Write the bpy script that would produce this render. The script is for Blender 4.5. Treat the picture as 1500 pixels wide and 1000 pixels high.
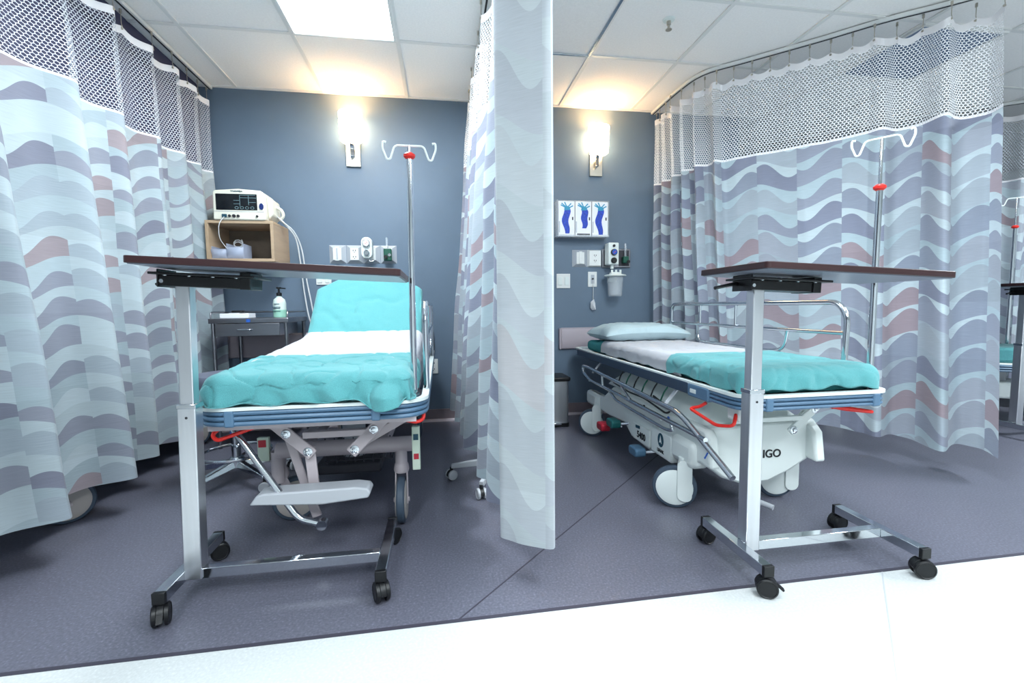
import bpy, math, random
from mathutils import Vector, Matrix, noise
random.seed(7)
PI = math.pi
for o in list(bpy.data.objects): bpy.data.objects.remove(o)
S = bpy.context.scene
COL = S.collection

# ------------------------------------------------------------------ camera
CAM_H = 0.935
cd = bpy.data.cameras.new('camera'); cam = bpy.data.objects.new('camera', cd); COL.objects.link(cam)
cd.sensor_fit = 'HORIZONTAL'; cd.sensor_width = 36.0; cd.lens = 664.15/1500*36; cd.clip_start = 0.05
RM = Matrix(((0.98772569, 0.02393782, -0.15435331), (-0.15572654, 0.0741555, -0.98501279), (-0.01213292, 0.99695935, 0.07697304)))
cam.matrix_world = Matrix.Translation((0, 0, CAM_H)) @ RM.to_4x4()
S.camera = cam
# ------------------------------------------------------------------ view, world, large lights
S.view_settings.view_transform = 'Standard'; S.view_settings.look = 'None'
S.view_settings.gamma = 1.0; S.view_settings.use_curve_mapping = False
S.view_settings.exposure = 0.25
w = bpy.data.worlds.new('world'); S.world = w; w.use_nodes = True
w.node_tree.nodes['Background'].inputs[0].default_value = (0.72, 0.86, 1.0, 1)
w.node_tree.nodes['Background'].inputs[1].default_value = 0.25
CEIL = 2.562
def area(x, y, sx, sy, power, col, z=CEIL-0.05):
    l = bpy.data.lights.new('fixture_light', 'AREA'); l.shape = 'RECTANGLE'; l.size = sx; l.size_y = sy
    l.energy = power; l.color = col
    o = bpy.data.objects.new('fixture_light', l); o.location = (x, y, z); COL.objects.link(o); return o
COOL = (0.88, 0.955, 1.0)
# lit ceiling fixtures: (x0, x1, y0, y1, watts)
LIT = [(-0.83, -0.218, 1.76, 2.98, 40), (1.005, 1.616, .54, 1.76, 36),
       (-1.442, -0.83, -1.29, -0.07, 40), (0.393, 1.005, -1.29, -0.07, 40), (2.228, 2.84, -1.29, -0.07, 40),
       (4.063, 4.675, 0.54, 1.76, 90)]
UNLIT = [(0.393, 1.005, 1.76, 2.98), (2.84, 3.451, 2.37, 2.98)]
for x0, x1, y0, y1, p in LIT: area((x0+x1)/2, (y0+y1)/2, x1-x0-.08, y1-y0-.08, p, COOL)

# ------------------------------------------------------------------ materials
def lin(c):
    return tuple(((v/255)/12.92 if v/255 <= .04045 else ((v/255+.055)/1.055)**2.4) for v in c)
def mat(name, rgb, rough=.5, metal=0., noise_s=0, noise_a=0., bump=0., bump_s=200, emit=0., alpha=1., trans=0., ior=1.45, coat=0., stretch=(1, 1, 1), spec=.5, sheen=0.):
    m = bpy.data.materials.new(name); m.use_nodes = True
    nt = m.node_tree; b = nt.nodes['Principled BSDF']; c = lin(rgb)
    b.inputs['Base Color'].default_value = (*c, 1); b.inputs['Roughness'].default_value = rough
    b.inputs['Metallic'].default_value = metal; b.inputs['Alpha'].default_value = alpha
    b.inputs['Transmission Weight'].default_value = trans; b.inputs['IOR'].default_value = ior
    b.inputs['Coat Weight'].default_value = coat; b.inputs['Specular IOR Level'].default_value = spec
    b.inputs['Sheen Weight'].default_value = sheen
    if emit: b.inputs['Emission Color'].default_value = (*c, 1); b.inputs['Emission Strength'].default_value = emit
    if noise_a or bump:
        tc = nt.nodes.new('ShaderNodeTexCoord'); mp = nt.nodes.new('ShaderNodeMapping'); mp.inputs['Scale'].default_value = stretch
        nt.links.new(tc.outputs['Object'], mp.inputs['Vector'])
    if noise_a:
        n = nt.nodes.new('ShaderNodeTexNoise'); n.inputs['Scale'].default_value = noise_s; n.inputs['Detail'].default_value = 4
        nt.links.new(mp.outputs[0], n.inputs['Vector'])
        r = nt.nodes.new('ShaderNodeValToRGB'); r.color_ramp.elements[0].position = .3; r.color_ramp.elements[1].position = .7
        r.color_ramp.elements[0].color = (*[max(0, v*(1-noise_a)) for v in c], 1); r.color_ramp.elements[1].color = (*[min(1, v*(1+noise_a)) for v in c], 1)
        nt.links.new(n.outputs['Fac'], r.inputs[0]); nt.links.new(r.outputs[0], b.inputs['Base Color'])
    if bump:
        n2 = nt.nodes.new('ShaderNodeTexNoise'); n2.inputs['Scale'].default_value = bump_s; n2.inputs['Detail'].default_value = 3
        nt.links.new(mp.outputs[0], n2.inputs['Vector'])
        bp = nt.nodes.new('ShaderNodeBump'); bp.inputs['Strength'].default_value = bump; bp.inputs['Distance'].default_value = .004
        nt.links.new(n2.outputs['Fac'], bp.inputs['Height']); nt.links.new(bp.outputs[0], b.inputs['Normal'])
    return m
M = {}
M['wall'] = mat('wall_paint', (100, 118, 137), .5, noise_s=6, noise_a=.03, bump=.08, bump_s=260)
M['soffit'] = mat('wall_paint_shaded', (62, 64, 92), .6, bump=.08, bump_s=260)  # wall colour darkened: shade beyond the left curtain put into the paint
M['white_wall'] = mat('white_paint', (214, 220, 222), .6, bump=.05)
M['ceil'] = mat('ceiling_tile_mineral', (244, 242, 240), .85, noise_s=90, noise_a=.03, bump=.25, bump_s=160)
M['tbar'] = mat('tbar_enamel', (226, 226, 224), .45, bump=.02)
M['track'] = mat('track_enamel', (225, 226, 224), .4, bump=.02)
M['trackslot'] = mat('track_slot', (30, 30, 36), .6, bump=.02)
M['base'] = mat('vinyl_base', (120, 108, 114), .5, noise_s=8, noise_a=.05)
M['rail'] = mat('wall_rail_vinyl', (178, 168, 176), .45, bump=.05)
M['chrome'] = mat('chrome', (205, 210, 215), .09, 1, noise_s=5, noise_a=.03)
M['brushed'] = mat('brushed_steel', (214, 216, 220), .34, 1, noise_s=40, noise_a=.06, stretch=(1, 1, .05))
M['stainless'] = mat('stainless_sheet', (150, 150, 156), .28, 1, noise_s=30, noise_a=.08, stretch=(.06, 1, 1))
M['nickel'] = mat('satin_nickel', (190, 184, 172), .3, 1, noise_s=30, noise_a=.04)
M['black'] = mat('black_plastic', (16, 17, 20), .4, bump=.05)
M['blackmetal'] = mat('black_enamel', (14, 14, 17), .3, bump=.03)
M['rubber'] = mat('tyre_rubber', (62, 76, 92), .55, bump=.05)
M['teal'] = mat('teal_linen', (88, 160, 164), .85, noise_s=420, noise_a=.13, bump=.3, bump_s=420, sheen=.2)
M['tealdark'] = mat('teal_drawsheet', (52, 132, 134), .85, noise_s=420, noise_a=.1, bump=.3, bump_s=420)
M['sheet'] = mat('white_linen', (184, 186, 192), .85, noise_s=300, noise_a=.02, bump=.2, bump_s=300)
M['pillow'] = mat('pillow_linen', (172, 192, 198), .85, noise_s=300, noise_a=.02, bump=.2, bump_s=300)
M['bumper'] = mat('bumper_vinyl', (84, 116, 144), .38, bump=.04)
M['bumperdark'] = mat('bumper_rail_vinyl', (50, 66, 86), .35, bump=.04)
M['whiteplastic'] = mat('white_plastic', (222, 230, 228), .4, bump=.03)
M['greyplastic'] = mat('grey_plastic', (176, 180, 186), .4, bump=.03)
M['tan'] = mat('taupe_enamel', (180, 170, 174), .38, bump=.04)
M['tandisc'] = mat('hub_plastic', (166, 160, 156), .5, bump=.04)
M['red'] = mat('red_enamel', (222, 44, 36), .35, bump=.02)
M['redped'] = mat('red_pedal', (170, 26, 48), .45, bump=.05)
M['greenped'] = mat('green_pedal', (20, 92, 92), .45, bump=.05)
M['blueped'] = mat('blue_pedal', (70, 104, 130), .45, bump=.05)
M['wood'] = mat('walnut_laminate', (50, 29, 31), .35, noise_s=14, noise_a=.25, stretch=(.12, 1, 1))
M['laminate'] = mat('table_underside_board', (120, 126, 140), .3, noise_s=20, noise_a=.03)
M['maple'] = mat('maple_laminate', (176, 152, 126), .5, noise_s=18, noise_a=.12, stretch=(.15, .15, 1))
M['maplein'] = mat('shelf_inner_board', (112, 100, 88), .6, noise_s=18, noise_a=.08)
M['cream'] = mat('cream_casing', (222, 220, 206), .4, bump=.03)
M['screen'] = mat('dark_screen', (14, 18, 24), .12, bump=.01)
M['trace'] = mat('screen_trace', (120, 150, 156), .5, emit=.08)
M['navy'] = mat('navy_plastic', (24, 44, 104), .35, bump=.02)
M['plate'] = mat('outlet_plate', (226, 228, 226), .4, bump=.02)
M['plategrey'] = mat('plate_bevel_grey', (176, 182, 190), .35, bump=.02)
M['slot'] = mat('outlet_slot', (36, 36, 42), .6, bump=.02)
M['green'] = mat('oxygen_green', (16, 82, 66), .35, bump=.02)
M['gaugeblue'] = mat('gauge_blue', (32, 84, 180), .4, bump=.02)
M['glove'] = mat('glove_print_blue', (30, 66, 178), .5, noise_s=60, noise_a=.35)
M['glove2'] = mat('glove_print_teal', (50, 150, 186), .5, noise_s=60, noise_a=.2)
M['card'] = mat('white_carton', (236, 238, 242), .55, bump=.03)
M['ink'] = mat('black_ink', (20, 24, 30), .6, bump=.01)
M['inkblue'] = mat('navy_ink', (20, 66, 84), .6, bump=.01)
M['clear'] = mat('clear_acrylic', (225, 232, 238), .08, alpha=.28, bump=.01)
M['frost'] = mat('frosted_plastic', (190, 200, 222), .3, alpha=.55, bump=.02)
M['liquid'] = mat('green_soap', (150, 200, 180), .2, noise_s=10, noise_a=.03)
M['bottle'] = mat('soap_bottle', (206, 222, 216), .25, noise_s=10, noise_a=.03)
M['seat'] = mat('grey_vinyl_seat', (92, 96, 112), .5, bump=.15, bump_s=90)
M['greenplate'] = mat('pale_green_label', (186, 200, 184), .4, bump=.02)
M['shade'] = mat('sconce_glass', (255, 226, 180), .4, emit=14)
M['diffuser'] = mat('lit_diffuser', (236, 248, 255), .4, emit=6.0)
M['dullpanel'] = mat('dull_grey_panel', (120, 138, 164), .4, bump=.03)
M['cable'] = mat('white_cable', (206, 208, 210), .45, bump=.02)
M['dark'] = mat('dark_grey_box', (52, 52, 60), .5, bump=.04)
M['tag'] = mat('blue_tag', (40, 96, 190), .5, bump=.02)

def floor_mat(name, rgb, amt, rough, scale=520, light=None):
    m = mat(name, rgb, rough); nt = m.node_tree; b = nt.nodes['Principled BSDF']; c = lin(rgb)
    tc = nt.nodes.new('ShaderNodeTexCoord')
    n = nt.nodes.new('ShaderNodeTexNoise'); n.inputs['Scale'].default_value = scale/4; n.inputs['Detail'].default_value = 2
    nt.links.new(tc.outputs['Object'], n.inputs['Vector'])
    r = nt.nodes.new('ShaderNodeValToRGB'); e = r.color_ramp.elements
    e[0].position = .35; e[0].color = (*[v*(1-amt) for v in c], 1); e[1].position = .62; e[1].color = (*[v*(1+amt*.7) for v in c], 1)
    k = e.new(.72); k.color = (*[min(1, v*(1+amt*3)) for v in c], 1)
    nt.links.new(n.outputs['Fac'], r.inputs[0])
    n3 = nt.nodes.new('ShaderNodeTexNoise'); n3.inputs['Scale'].default_value = 2.2; n3.inputs['Detail'].default_value = 5
    nt.links.new(tc.outputs['Object'], n3.inputs['Vector'])
    mr = nt.nodes.new('ShaderNodeMapRange'); mr.inputs['To Min'].default_value = rough-.07; mr.inputs['To Max'].default_value = rough+.1
    nt.links.new(n3.outputs['Fac'], mr.inputs['Value']); nt.links.new(mr.outputs[0], b.inputs['Roughness'])
    nt.links.new(r.outputs[0], b.inputs['Base Color'])
    return m
M['floor'] = floor_mat('sheet_vinyl_grey', (94, 95, 108), .18, .34)
M['floorlight'] = floor_mat('sheet_vinyl_white', (194, 198, 198), .05, .4)
M['seamlight'] = mat('weld_seam_pale', (176, 180, 184), .5, bump=.02)
M['seam'] = mat('weld_seam', (58, 56, 68), .5, bump=.02)

class NG:
    """tiny helper for math chains in a node tree"""
    def __init__(s, nt): s.nt = nt
    def m(s, op, a, b=None, c=None):
        n = s.nt.nodes.new('ShaderNodeMath'); n.operation = op
        for i, v in enumerate((a, b, c)):
            if v is None: continue
            if isinstance(v, (int, float)): n.inputs[i].default_value = v
            else: s.nt.links.new(v, n.inputs[i])
        return n.outputs[0]
def curtain_mat(name, pale=0., colw=.225, seed=0., face=False, amp=.026, per=.118):
    m = bpy.data.materials.new(name); m.use_nodes = True; nt = m.node_tree; g = NG(nt); b = nt.nodes['Principled BSDF']
    uv = nt.nodes.new('ShaderNodeUVMap'); sp = nt.nodes.new('ShaderNodeSeparateXYZ'); nt.links.new(uv.outputs[0], sp.inputs[0])
    u, v = sp.outputs[0], sp.outputs[1]
    un = g.m('DIVIDE', u, colw); col = g.m('FLOOR', un); fu = g.m('FRACT', un)
    alt = g.m('SUBTRACT', g.m('MULTIPLY', g.m('FLOORED_MODULO', col, 2), 2), 1)
    wv = g.m('MULTIPLY', g.m('SINE', g.m('MULTIPLY', g.m('SUBTRACT', fu, .5), PI)), amp)
    wv = g.m('MULTIPLY', wv, alt)
    wn = nt.nodes.new('ShaderNodeTexWhiteNoise'); wn.noise_dimensions = '1D'; nt.links.new(g.m('ADD', col, 11.3+seed), wn.inputs['W'])
    vv = g.m('ADD', g.m('ADD', v, wv), g.m('MULTIPLY', wn.outputs['Value'], .5))
    wq = g.m('DIVIDE', vv, per); bi = g.m('FLOOR', wq); fb = g.m('FRACT', wq)
    def rnd(a, bb, off):
        cx = nt.nodes.new('ShaderNodeCombineXYZ'); nt.links.new(a, cx.inputs[0]); nt.links.new(bb, cx.inputs[1]); cx.inputs[2].default_value = off+seed
        n = nt.nodes.new('ShaderNodeTexWhiteNoise'); n.noise_dimensions = '3D'; nt.links.new(cx.outputs[0], n.inputs['Vector']); return n.outputs['Value']
    def ramp(fac, stops):
        r = nt.nodes.new('ShaderNodeValToRGB'); r.color_ramp.interpolation = 'CONSTANT'; e = r.color_ramp.elements
        while len(e) < len(stops): e.new(.5)
        for i, (p, c) in enumerate(stops):
            c = tuple(c[k]*(1 if face else .93)*(1-pale)+(206, 212, 214)[k]*pale for k in range(3))
            e[i].position = p; e[i].color = (*lin(c), 1)
        nt.links.new(fac, r.inputs[0]); return r.outputs[0]
    P, L, G, R_, D = (192, 206, 212), (168, 180, 190), (146, 152, 166), (158, 144, 150), (124, 128, 146)
    if face:
        body = ramp(rnd(col, bi, 3.1), [(0, (146, 152, 168)), (.24, (132, 137, 156)), (.42, (164, 174, 184)), (.60, (156, 142, 150)), (.72, (142, 150, 166)), (.88, (160, 166, 178))])
        under = ramp(rnd(col, bi, 8.7), [(0, P), (.5, (176, 194, 202)), (.85, L)])
    else:
        body = ramp(rnd(col, bi, 3.1), [(0, L), (.28, (150, 154, 168)), (.46, P), (.56, (162, 150, 156)), (.68, L), (.80, (134, 137, 154)), (.93, G)])
        under = ramp(rnd(col, bi, 8.7), [(0, P), (.45, (174, 190, 198)), (.75, (184, 200, 207))])
    th = g.m('ADD', .66 if face else .44, g.m('MULTIPLY', g.m('SINE', g.m('MULTIPLY', fu, PI*2)), g.m('MULTIPLY', alt, .16)))
    th = g.m('ADD', th, g.m('MULTIPLY', g.m('SUBTRACT', rnd(col, bi, 13.9), .5), .34))
    sel = g.m('LESS_THAN', fb, th)
    mx = nt.nodes.new('ShaderNodeMix'); mx.data_type = 'RGBA'; nt.links.new(sel, mx.inputs[0])
    nt.links.new(under, mx.inputs[6]); nt.links.new(body, mx.inputs[7])
    # broad straight blocks of tone and fine horizontal weave
    blk = rnd(g.m('FLOOR', g.m('DIVIDE', u, colw*2)), g.m('FLOOR', g.m('DIVIDE', v, .31)), 5.5)
    tc = nt.nodes.new('ShaderNodeMapping'); tc.inputs['Scale'].default_value = (14, 420, 1); nt.links.new(uv.outputs[0], tc.inputs[0])
    nz = nt.nodes.new('ShaderNodeTexNoise'); nz.inputs['Scale'].default_value = 1; nz.inputs['Detail'].default_value = 2; nt.links.new(tc.outputs[0], nz.inputs['Vector'])
    grad = g.m('MULTIPLY', fb, -.10)
    k = g.m('ADD', grad, g.m('ADD', g.m('MULTIPLY', blk, .16*(1-pale*.6)), g.m('ADD', g.m('MULTIPLY', nz.outputs['Fac'], .34*(1-pale*.4)), .80)))
    mul = nt.nodes.new('ShaderNodeVectorMath'); mul.operation = 'SCALE'; nt.links.new(mx.outputs[2], mul.inputs[0]); nt.links.new(k, mul.inputs['Scale'])
    nt.links.new(mul.outputs[0], b.inputs['Base Color']); b.inputs['Roughness'].default_value = .8
    b.inputs['Sheen Weight'].default_value = .15
    tr = nt.nodes.new('ShaderNodeBsdfTranslucent'); nt.links.new(mul.outputs[0], tr.inputs[0])
    ms = nt.nodes.new('ShaderNodeMixShader'); ms.inputs[0].default_value = .22
    nt.links.new(b.outputs[0], ms.inputs[1]); nt.links.new(tr.outputs[0], ms.inputs[2])
    nt.links.new(ms.outputs[0], nt.nodes['Material Output'].inputs[0])
    return m
M['fabric'] = curtain_mat('curtain_wave_print', 0, .24, per=.125, amp=.04)
M['fabricface'] = curtain_mat('curtain_wave_face', 0, .235, 6, True, .038, .15)
M['fabricfar'] = curtain_mat('curtain_wave_far', 0, .235, 9, True, .038, .15)
M['fabricpale'] = curtain_mat('curtain_reverse_lit', .7, .2, 4, True, .05, .22)
def net_mat(name, rgb, cell=.0195, th=.43):
    m = bpy.data.materials.new(name); m.use_nodes = True; nt = m.node_tree; g = NG(nt); b = nt.nodes['Principled BSDF']
    b.inputs['Base Color'].default_value = (*lin(rgb), 1); b.inputs['Roughness'].default_value = .6
    uv = nt.nodes.new('ShaderNodeUVMap'); sp = nt.nodes.new('ShaderNodeSeparateXYZ'); nt.links.new(uv.outputs[0], sp.inputs[0])
    x = g.m('DIVIDE', sp.outputs[0], cell); y = g.m('DIVIDE', sp.outputs[1], cell*.8)
    def cellv(ox, oy):
        ax = g.m('SUBTRACT', g.m('FLOORED_MODULO', g.m('SUBTRACT', x, ox), 1.), .5)
        ay = g.m('SUBTRACT', g.m('FLOORED_MODULO', g.m('SUBTRACT', y, oy), 1.7320508), .8660254)
        d = g.m('ADD', g.m('MULTIPLY', ax, ax), g.m('MULTIPLY', ay, ay))
        hx = g.m('ABSOLUTE', ax); hy = g.m('ABSOLUTE', ay)
        hd = g.m('MAXIMUM', g.m('ADD', g.m('MULTIPLY', hx, .5), g.m('MULTIPLY', hy, .8660254)), hx)
        return d, hd
    d1, h1 = cellv(0, 0); d2, h2 = cellv(.5, .8660254)
    first = g.m('LESS_THAN', d1, d2)
    hd = g.m('ADD', g.m('MULTIPLY', first, h1), g.m('MULTIPLY', g.m('SUBTRACT', 1, first), h2))
    a = g.m('GREATER_THAN', hd, th)
    nt.links.new(a, b.inputs['Alpha'])
    return m
M['net'] = net_mat('curtain_net', (214, 220, 228))
M['netlit'] = net_mat('curtain_net_lit', (246, 247, 250), .0195, .40)  # same net as lit: bright light put into whiter colour and thicker strands
M['tape'] = mat('header_tape', (228, 226, 228), .7, bump=.1)

# ------------------------------------------------------------------ mesh builder
class MB:
    def __init__(s): s.v = []; s.f = []; s.uv = {}
    def add(s, vs, fs):
        k = len(s.v); s.v += [Vector(p) for p in vs]; s.f += [tuple(i+k for i in f) for f in fs]; return s
    def box(s, x0, x1, y0, y1, z0, z1):
        return s.add([(x0, y0, z0), (x1, y0, z0), (x1, y1, z0), (x0, y1, z0), (x0, y0, z1), (x1, y0, z1), (x1, y1, z1), (x0, y1, z1)],
                     [(0, 3, 2, 1), (4, 5, 6, 7), (0, 1, 5, 4), (1, 2, 6, 5), (2, 3, 7, 6), (3, 0, 4, 7)])
    def bar(s, p0, p1, wd, ht, up=(0, 0, 1)):
        p0, p1 = Vector(p0), Vector(p1); d = (p1-p0).normalized(); up = Vector(up)
        a = d.cross(up)
        if a.length < 1e-4: a = d.cross(Vector((0, 1, 0)))
        a.normalize(); b = a.cross(d).normalized(); a *= wd/2; b *= ht/2
        return s.add([p0-a-b, p0+a-b, p0+a+b, p0-a+b, p1-a-b, p1+a-b, p1+a+b, p1-a+b],
                     [(0, 3, 2, 1), (4, 5, 6, 7), (0, 1, 5, 4), (1, 2, 6, 5), (2, 3, 7, 6), (3, 0, 4, 7)])
    def cyl(s, p0, p1, r, r2=None, n=20):
        p0, p1 = Vector(p0), Vector(p1); d = (p1-p0).normalized(); r2 = r if r2 is None else r2
        a = d.orthogonal().normalized(); b = d.cross(a)
        vs = [];
        for p, q in ((p0, r), (p1, r2)):
            vs += [p+(a*math.cos(2*PI*i/n)+b*math.sin(2*PI*i/n))*q for i in range(n)]
        fs = [(i, (i+1) % n, n+(i+1) % n, n+i) for i in range(n)]+[tuple(range(n))[::-1], tuple(range(n, 2*n))]
        return s.add(vs, fs)
    def lathe(s, c, axis, prof, n=28):
        """prof: (radius, along) pairs; closed at both ends when radius > 0"""
        c = Vector(c); d = Vector(axis).normalized(); a = d.orthogonal().normalized(); b = d.cross(a); vs = []; fs = []
        for r, h in prof: vs += [c+d*h+(a*math.cos(2*PI*i/n)+b*math.sin(2*PI*i/n))*r for i in range(n)]
        for k in range(len(prof)-1):
            for i in range(n): j = (i+1) % n; fs.append((k*n+i, k*n+j, (k+1)*n+j, (k+1)*n+i))
        fs.append(tuple(range(n))[::-1]); fs.append(tuple(range((len(prof)-1)*n, len(prof)*n)))
        return s.add(vs, fs)
    def tube(s, pts, r, n=10, closed=False, fillet=0, seg=5):
        pts = [Vector(p) for p in pts]
        if fillet: pts = round_path(pts, fillet, seg, closed)
        return s.sweep([(r*math.cos(2*PI*i/n), r*math.sin(2*PI*i/n)) for i in range(n)], pts, closed)
    def sweep(s, prof, pts, closed=False, up=None):
        pts = [Vector(p) for p in pts]; N = len(pts); n = len(prof); vs = []; prev = None
        for i, p in enumerate(pts):
            if closed: t = (pts[(i+1) % N]-pts[i-1])
            else: t = pts[min(i+1, N-1)]-pts[max(i-1, 0)]
            t.normalize()
            if up is not None: a = t.cross(Vector(up)).normalized()
            elif prev is None: a = t.orthogonal().normalized()
            else: a = (prev-t*prev.dot(t)).normalized()
            prev = a; b = t.cross(a) if up is None else Vector(up)
            vs += [p+a*q[0]+b*q[1] for q in prof]
        fs = []
        for k in range(N if closed else N-1):
            m2 = (k+1) % N
            for i in range(n): j = (i+1) % n; fs.append((k*n+i, k*n+j, m2*n+j, m2*n+i))
        if not closed: fs += [tuple(range(n))[::-1], tuple(range((N-1)*n, N*n))]
        return s.add(vs, fs)
    def prism(s, poly, fn, d0, d1):
        n = len(poly); vs = [fn(p, d0) for p in poly]+[fn(p, d1) for p in poly]
        return s.add(vs, [(i, (i+1) % n, n+(i+1) % n, n+i) for i in range(n)]+[tuple(range(n))[::-1], tuple(range(n, 2*n))])
    def ellipsoid(s, c, r, n=16, m=10):
        c = Vector(c); vs = []
        for j in range(1, m):
            t = PI*j/m
            vs += [c+Vector((r[0]*math.sin(t)*math.cos(2*PI*i/n), r[1]*math.sin(t)*math.sin(2*PI*i/n), r[2]*math.cos(t))) for i in range(n)]
        fs = [((j)*n+i, (j+1)*n+i, (j+1)*n+(i+1) % n, j*n+(i+1) % n) for j in range(m-2) for i in range(n)]
        fs += [tuple(range(n)), tuple(range((m-2)*n, (m-1)*n))[::-1]]
        return s.add(vs, fs)
    def rot(s, pivot, axis, ang, start=0):
        R = Matrix.Rotation(ang, 3, Vector(axis)); p = Vector(pivot)
        for i in range(start, len(s.v)): s.v[i] = p+R @ (s.v[i]-p)
        return s
    def shift(s, d, start=0):
        for i in range(start, len(s.v)): s.v[i] = s.v[i]+Vector(d)
        return s
    def build(s, name, m, parent=None, bev=0, solid=0, sub=0, origin=None):
        off = Vector(origin) if origin is not None else (base_of(parent) if parent else Vector((0, 0, 0)))
        me = bpy.data.meshes.new(name); me.from_pydata([tuple(v-off) for v in s.v], [], s.f); me.update()
        import bmesh
        bm = bmesh.new(); bm.from_mesh(me); bmesh.ops.recalc_face_normals(bm, faces=bm.faces[:]); bm.to_mesh(me); bm.free()
        if s.uv:
            L = me.uv_layers.new(name='UVMap')
            for lp in me.loops: L.data[lp.index].uv = s.uv[lp.vertex_index]
        me.materials.append(M[m] if isinstance(m, str) else m)
        me.shade_smooth(); me.set_sharp_from_angle(angle=math.radians(38))
        o = bpy.data.objects.new(name, me); COL.objects.link(o)
        if parent: o.parent = parent
        if origin is not None: o.location = off-(base_of(parent) if parent else Vector((0, 0, 0)))
        if solid: q = o.modifiers.new('solid', 'SOLIDIFY'); q.thickness = solid; q.offset = 0
        if bev: q = o.modifiers.new('bevel', 'BEVEL'); q.width = bev; q.segments = 2; q.limit_method = 'ANGLE'; q.angle_limit = math.radians(40)
        if sub: q = o.modifiers.new('sub', 'SUBSURF'); q.levels = sub; q.render_levels = sub
        return o
def base_of(o):
    p = Vector(o.location)
    while o.parent: o = o.parent; p += o.location
    return p
def round_path(pts, r, seg=5, closed=False):
    out = []; N = len(pts)
    for i, p in enumerate(pts):
        if not closed and i in (0, N-1): out.append(p); continue
        a, b = pts[i-1]-p, pts[(i+1) % N]-p; rr = min(r, a.length*.49, b.length*.49)
        a, b = a.normalized()*rr, b.normalized()*rr
        for k in range(seg+1):
            t = k/seg; out.append((p+a)*(1-t)**2+p*2*t*(1-t)+(p+b)*t*t)
    return out
def rrect(x0, x1, y0, y1, r, seg=6):
    out = []
    for cx, cy, a0 in ((x1-r, y1-r, 0), (x0+r, y1-r, PI/2), (x0+r, y0+r, PI), (x1-r, y0+r, 1.5*PI)):
        for k in range(seg+1): a = a0+PI/2*k/seg; out.append((cx+r*math.cos(a), cy+r*math.sin(a)))
    return out
XY = lambda p, d: (p[0], p[1], d)
XZ = lambda p, d: (p[0], d, p[1])
YZ = lambda p, d: (d, p[0], p[1])
def tag(o, label, cat, group=None):
    o['label'] = label; o['category'] = cat
    if group: o['group'] = group
    return o
def thing(name, loc, label, cat, group=None):
    o = bpy.data.objects.new(name, None); o.empty_display_size = .1; COL.objects.link(o); o.location = loc
    return tag(o, label, cat, group)
def struct(o): o['kind'] = 'structure'; return o
def box(*a): return MB().box(*a)
def text(s, size, m, parent, origin, xdir, ydir, name='lettering', depth=.0012):
    c = bpy.data.curves.new('t', 'FONT'); c.body = s; c.size = size; c.extrude = depth; c.offset = size*.018; c.align_x = 'CENTER'; c.align_y = 'CENTER'
    t = bpy.data.objects.new('t', c); COL.objects.link(t)
    dg = bpy.context.evaluated_depsgraph_get(); me = bpy.data.meshes.new_from_object(t.evaluated_get(dg)); bpy.data.objects.remove(t)
    me.name = name; me.materials.clear(); me.materials.append(M[m])
    X, Y = Vector(xdir).normalized(), Vector(ydir).normalized(); Z = X.cross(Y)
    mt = Matrix((X, Y, Z)).transposed().to_4x4(); mt.translation = Vector(origin)-base_of(parent)
    me.transform(mt); o = bpy.data.objects.new(name, me); COL.objects.link(o); o.parent = parent; return o

# ------------------------------------------------------------------ setting
YW = 3.74
XL, XC, YF, XR = -4.4, 2.62, 5.5, 7.2          # far left, corner where the wall steps back, deeper wall, far right
struct(box(XL, XR, 1.30, YF, -.06, 0).build('floor', 'floor'))
struct(box(XL, XR, -3.2, 1.30, -.06, 0).build('floor_corridor', 'floorlight'))
fl = bpy.data.objects['floor']; fc = bpy.data.objects['floor_corridor']
MB().bar((.03, 1.302, .0004), (1.9, 3.172, .0004), .005, .001).build('weld_seam', 'seam', fl)
MB().bar((1.5, 1.298, .0004), (-2.0, -2.2, .0004), .004, .001).build('weld_seam', 'seamlight', fc)
struct(box(XL, XR, 1.292, 1.306, 0, .0012).build('trim_1', 'seam'))
struct(box(XL, XC, YW, YW+.12, 0, CEIL+.05).build('wall_back', 'wall'))
struct(box(XC-.12, XC, YW+.12, YF, 0, CEIL+.05).build('wall_return', 'wall'))
struct(box(XC-.12, XR, YF, YF+.12, 0, CEIL+.05).build('wall_back_right', 'wall'))
struct(box(XL-.12, XL, -3.2, YW, 0, CEIL+.05).build('wall_left', 'soffit'))
struct(box(XR, XR+.12, -3.2, YF, 0, CEIL+.05).build('wall_right', 'white_wall'))
struct(box(XL, XR, -3.32, -3.2, 0, CEIL+.05).build('wall_front', 'white_wall'))
struct(box(-1.80, -1.70, .6, YW, 1.86, CEIL).build('wall_soffit', 'soffit'))
for i, (a, b) in enumerate(((XL, -1.0), (-1.0, 1.5), (1.5, XC))):
    if i: continue
bb = MB().box(XL, XC, YW-.012, YW, 0, .1); bb = struct(bb.build('baseboard_back', 'base', bev=.003))
MB().prism([(YW-.012, .0), (YW-.03, .0), (YW-.026, .012), (YW-.012, .02)], YZ, XL, XC).build('toe_cove', 'rail', bb)
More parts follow.
